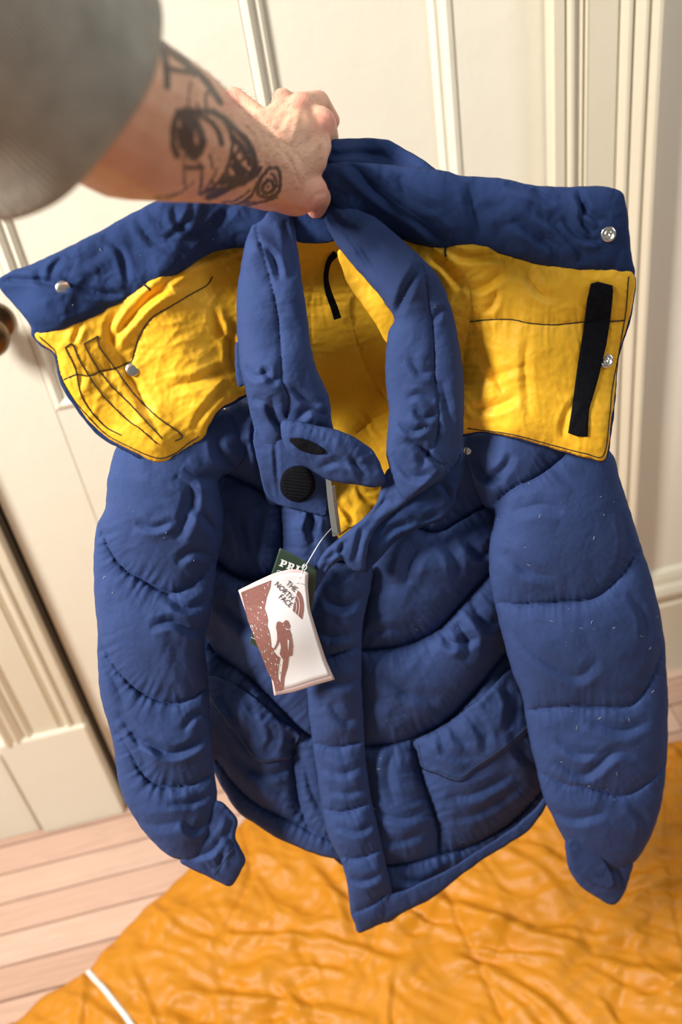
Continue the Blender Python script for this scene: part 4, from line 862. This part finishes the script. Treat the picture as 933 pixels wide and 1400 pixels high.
def cone(bm, A, B, ra, rb, seg=20):
    A = Vector(A); B = Vector(B); d = B-A; L_ = d.length; t = d/L_; u = t.orthogonal().normalized(); w = t.cross(u); rings = []
    prof = []
    for k in range(5): a_ = math.pi/2*(k/4); prof.append((-ra*math.cos(a_), ra*math.sin(a_)))
    for k in range(1, 4): prof.append((L_*k/4, ra+(rb-ra)*k/4))
    for k in range(5): a_ = math.pi/2*(k/4); prof.append((L_+rb*math.sin(a_), rb*math.cos(a_)))
    vs = []
    for h_, r_ in prof:
        r_ = max(r_, 1e-5); vs.append([bm.verts.new(A+t*h_+u*(r_*math.cos(2*math.pi*k/seg))+w*(r_*math.sin(2*math.pi*k/seg))) for k in range(seg)])
    for i in range(len(vs)-1):
        for k in range(seg): bm.faces.new((vs[i][k], vs[i][(k+1) % seg], vs[i+1][(k+1) % seg], vs[i+1][k]))
    bm.faces.new(vs[0][::-1]); bm.faces.new(vs[-1])
bm = bmesh.new()
def chain(pts):
    for (x1, y1, z1, r1), (x2, y2, z2, r2) in zip(pts[:-1], pts[1:]):
        z1, z2 = z1*.965, z2*.965
        cone(bm, atd(np.array(float(x1)), np.array(float(y1)), z1), atd(np.array(float(x2)), np.array(float(y2)), z2), r1*z1/F, r2*z2/F)
# (x, y, distance, apparent radius)
chain([(100, 116, .475, 112), (170, 158, .53, 111), (240, 182, .60, 91), (300, 209, .665, 67), (340, 226, .705, 54), (372, 242, .745, 46)])
chain([(372, 222, .75, 40), (386, 212, .775, 40)])
W0 = (372, 232)
chain([(372, 212, .752, 38), (408, 190, .785, 36), (430, 180, .80, 27)])     # index metacarpal
chain([(366, 225, .752, 40), (392, 190, .785, 36), (408, 160, .80, 25)])     # middle
chain([(358, 215, .755, 36), (374, 180, .79, 30), (385, 157, .805, 21)])     # ring
chain([(350, 210, .76, 30), (358, 180, .79, 24), (362, 170, .80, 17)])       # little
chain([(378, 235, .755, 44), (415, 215, .78, 34), (430, 200, .79, 24)])
chain([(380, 250, .755, 38), (405, 262, .772, 33), (424, 262, .785, 25)])     # thumb base
chain([(424, 262, .785, 24), (436, 270, .800, 17), (430, 288, .818, 14.5), (424, 296, .822, 11)])    # thumb
chain([(436, 168, .80, 23), (449, 188, .822, 15), (443, 226, .842, 14), (424, 250, .840, 12)])   # index finger
chain([(412, 150, .80, 22), (436, 138, .835, 14.5), (452, 165, .862, 13), (430, 196, .862, 11.5)])   # middle finger
chain([(388, 152, .805, 19), (386, 134, .835, 13.5), (410, 150, .865, 12.5), (410, 190, .865, 11.5)])   # ring
chain([(362, 168, .80, 16), (320, 133, .825, 14), (330, 160, .855, 11.5), (360, 185, .862, 10)])   # little
bmesh.ops.recalc_face_normals(bm, faces=bm.faces)
me = bpy.data.meshes.new('arm'); bm.to_mesh(me); bm.free()
tmp = bpy.data.objects.new('arm_tmp', me); COL.objects.link(tmp)
md = tmp.modifiers.new('r', 'REMESH'); md.mode = 'VOXEL'; md.voxel_size = .0015
ms = tmp.modifiers.new('s', 'SMOOTH'); ms.factor = .5; ms.iterations = 9
dg = bpy.context.evaluated_depsgraph_get(); me2 = bpy.data.meshes.new_from_object(tmp.evaluated_get(dg)); bpy.data.objects.remove(tmp)
me2.name = 'arm_and_hand'
n = len(me2.vertices); co = np.empty(n*3); me2.vertices.foreach_get('co', co); co = co.reshape(-1, 3); no = np.empty(n*3); me2.vertices.foreach_get('normal', no); no = no.reshape(-1, 3)
ax, ay, az = to_px(co); vd = co-np.array([0, 0, CAMZ]); vd /= np.linalg.norm(vd, axis=1)[:, None]; facing = -(no*vd).sum(1)
# knuckles, tendons, wrist fold
dsp = np.zeros(n)
def bump_at(x, y, r, hgt):
    global dsp
    dsp += hgt*np.exp(-((ax-x)**2+(ay-y)**2)/r**2)*(facing > -.2)
def groove(pts, w_, dep):
    global dsp
    s = spline(pts, 3); d, ar, sg, tot = dist_poly(ax, ay, s); tp = np.clip(np.sin(np.pi*np.clip(ar/tot, 0, 1)), 0, 1)**.5
    dsp += dep*tp*np.exp(-(d/w_)**2)*(facing > 0)
for x_, y_, r_, h_ in ((408, 140, 13, .0022), (446, 168, 12, .0024), (383, 143, 9, .0016), (434, 270, 12, .0016), (397, 280, 14, .001)): bump_at(x_, y_, r_, h_)
for pts, w_, d_ in (([(394, 212), (402, 226), (408, 246), (414, 256)], 2.0, -.0012), ([(340, 165), (365, 185), (385, 205), (398, 222)], 3, -.0010), ([(425, 150), (432, 165), (434, 190)], 5, -.0020), ([(396, 148), (388, 162), (378, 178)], 5, -.0016), ([(440, 200), (436, 225), (430, 248)], 5, -.0016),
                    ([(409, 150), (404, 175), (396, 200)], 4, .0010), ([(440, 180), (428, 205), (410, 225)], 4, .0010), ([(372, 292), (395, 285), (420, 290)], 3, -.0012), ([(420, 282), (430, 268), (446, 262)], 3, -.0012)): groove(pts, w_, d_)
co2 = co+no*dsp[:, None]; me2.vertices.foreach_set('co', co2.ravel())
ink = np.zeros(n)
def C6(L_): return [(210+x/3.217, y/3.217) for x, y in L_]
INK = [([(0, 15), (40, 55), (75, 120), (100, 190), (135, 250)], 14), ([(30, 170), (80, 230), (150, 285), (220, 345), (295, 450)], 13), ([(40, 190), (55, 280), (60, 380)], 14), ([(60, 300), (110, 310), (160, 320)], 11), ([(100, 200), (150, 270), (180, 330)], 11),
       ([(165, 360), (152, 430), (158, 480)], 4), ([(243, 395), (228, 430), (232, 480)], 6), ([(192, 458), (197, 462)], 6), ([(240, 480), (270, 480)], 4), ([(200, 330), (250, 380), (290, 440)], 8),
       ([(108, 490), (88, 560), (88, 640), (106, 685)], 12), ([(140, 500), (150, 560), (150, 620), (170, 670)], 26), ([(115, 500), (170, 520), (205, 580), (213, 640), (185, 685)], 16), ([(115, 570), (125, 640), (140, 650)], 14),
       ([(120, 495), (190, 505), (245, 530), (285, 580), (300, 635)], 10), ([(170, 490), (250, 492), (300, 515), (350, 560), (410, 620), (442, 690), (445, 740), (405, 795), (350, 815), (290, 850), (240, 868)], 13),
       ([(315, 530), (345, 600), (345, 660), (325, 740), (280, 810), (210, 855)], 7), ([(345, 600), (400, 660), (425, 720)], 11), ([(380, 640), (360, 690), (390, 710), (395, 680), (372, 665)], 5), ([(352, 730), (385, 770), (400, 790)], 14), ([(345, 680), (380, 730), (415, 760)], 10), ([(300, 800), (350, 790), (390, 780)], 17),
       ([(240, 840), (310, 830), (400, 800), (450, 770), (470, 738)], 9), ([(320, 740), (335, 800)], 7), ([(260, 800), (275, 840), (270, 868)], 6),
       ([(510, 735), (548, 748), (558, 790), (550, 840), (515, 866), (470, 862), (458, 835), (478, 780), (510, 737)], 7), ([(505, 790), (528, 805), (527, 835), (505, 848), (482, 842), (484, 815), (505, 792)], 8), ([(503, 822), (507, 822)], 5), ([(520, 765), (540, 790), (540, 825)], 6),
       ([(545, 735), (500, 750), (460, 800), (430, 860), (380, 895), (340, 905)], 6), ([(300, 890), (350, 885), (400, 858), (425, 835)], 4), ([(400, 905), (450, 895), (500, 882), (540, 868)], 5), ([(350, 910), (400, 890), (440, 890)], 4),
       ([(132, 680), (135, 740), (138, 830)], 4), ([(205, 720), (212, 780), (205, 850)], 6), ([(145, 735), (215, 738)], 9), ([(150, 700), (210, 715)], 4), ([(247, 680), (262, 740)], 5), ([(0, 868), (60, 862), (130, 845)], 3), ([(280, 740), (262, 780), (230, 830)], 4), ([(215, 600), (190, 560), (160, 540)], 8), ([(20, 880), (100, 860), (180, 800)], 3)]
for pts, w_ in INK:
    s = spline(C6(pts), 2) if len(pts) > 2 else resample(np.array(C6(pts)), 2, False)
    d, ar, sg, tot = dist_poly(ax, ay, s); ww = w_*1.2/3.217
    ink = np.maximum(ink, np.clip((ww+.7-d+1.2*pnoise(ax/4, ay/4, 5))/1.6, 0, 1))
ink *= np.clip(facing*6+.6, 0, 1)*.93
fl_ = np.zeros(n)
for x_, y_, r_, s_ in ((410, 138, 14, .6), (448, 168, 18, .7), (320, 134, 16, .8), (425, 290, 26, .7), (445, 255, 18, .5), (395, 292, 24, .6), (384, 130, 14, .4), (345, 155, 16, .3), (436, 132, 12, .3)): fl_ = np.maximum(fl_, s_*np.exp(-((ax-x_)**2+(ay-y_)**2)/r_**2))
for nm_, v_ in (('ink', ink), ('flush', fl_)):
    a_ = me2.attributes.new(nm_, 'FLOAT', 'POINT'); a_.data.foreach_set('value', v_.astype(np.float32))
me2.materials.clear(); SK = skin_mat()
arm = link('arm_and_hand', me2, SK, pe)
# arm hair
HAIRM = mat('arm_hair', (.10, .055, .03), .6)
V = []; Fa = []; cand = np.where((ax > 225) & (ax < 440) & (facing > -.35) & (ay < 262) & (az < .80))[0]
dirw = (atd(np.array(400.), np.array(200.), .78)-atd(np.array(250.), np.array(150.), .61)); dirw /= np.linalg.norm(dirw)
for j in _rng.choice(cand, 1500):
    P = co2[j]; nr = no[j]; dens = math.exp(-((ax[j]-350)/70)**2)*(1 if ay[j] < 120+.62*(ax[j]-250)+70 else .35)
    if _rng.rand() > dens: continue
    t = dirw+ _rng.randn(3)*.35+UP*.15; t -= nr*(t@nr); t /= np.linalg.norm(t); l = .004+.006*_rng.rand(); w_ = np.cross(nr, t)*.00008; u_ = nr*.00008; b = len(V)
    for k, (fr, up_) in enumerate(((0, 0), (.5, .0011), (1, .0014))):
        q = P+t*l*fr+nr*up_*1.2; s_ = 1-.8*fr
        V += [q-w_*s_, q+w_*s_, q+u_*1.6*s_]
    for k in range(2):
        for a_, c_ in ((0, 1), (1, 2), (2, 0)): Fa.append((b+k*3+a_, b+k*3+c_, b+k*3+3+c_, b+k*3+3+a_))
hr = link('arm_hair', mesh_np('arm_hair', V, Fa), HAIRM, pe); hr['kind'] = 'stuff'
# shirt sleeve: a wide short tube round the elbow, open towards the hand, with a turned hem
A1 = Vector(atd(np.array(72.), np.array(122.), .45)); lat = Vector(RX)*.89-Vector(UP)*.45
axis = (lat.normalized()*math.cos(1.0)+Vector(fw)*math.sin(1.0)).normalized(); u = axis.orthogonal().normalized(); w = axis.cross(u); rim = 192*.45/F
prof = [(-.22, rim*1.25), (-.16, rim*1.15), (-.10, rim*1.04), (-.05, rim*.99), (-.02, rim*.985), (-.016, rim*1.0), (-.004, rim*1.005), (.0, rim*1.0), (-.001, rim*.97), (-.02, rim*.955), (-.06, rim*.96), (-.12, rim*1.05), (-.22, rim*1.2)]
V = []; Fa = []; ns = 96
for i, (h_, r_) in enumerate(prof):
    for k in range(ns):
        th = 2*math.pi*k/ns; rr = r_*(1+.018*math.sin(3*th+h_*30)+.012*math.sin(7*th-h_*40)); V.append(A1+axis*(h_+.004*math.sin(2*th+1))+u*(rr*math.cos(th))+w*(rr*math.sin(th)))
for i in range(len(prof)-1):
    for k in range(ns): Fa.append((i*ns+k, i*ns+(k+1) % ns, (i+1)*ns+(k+1) % ns, (i+1)*ns+k))
bm = bmesh.new(); bm.from_mesh(mesh_np('t', V, Fa)); bm_link('shirt_sleeve', bm, SHIRT, pe, True)
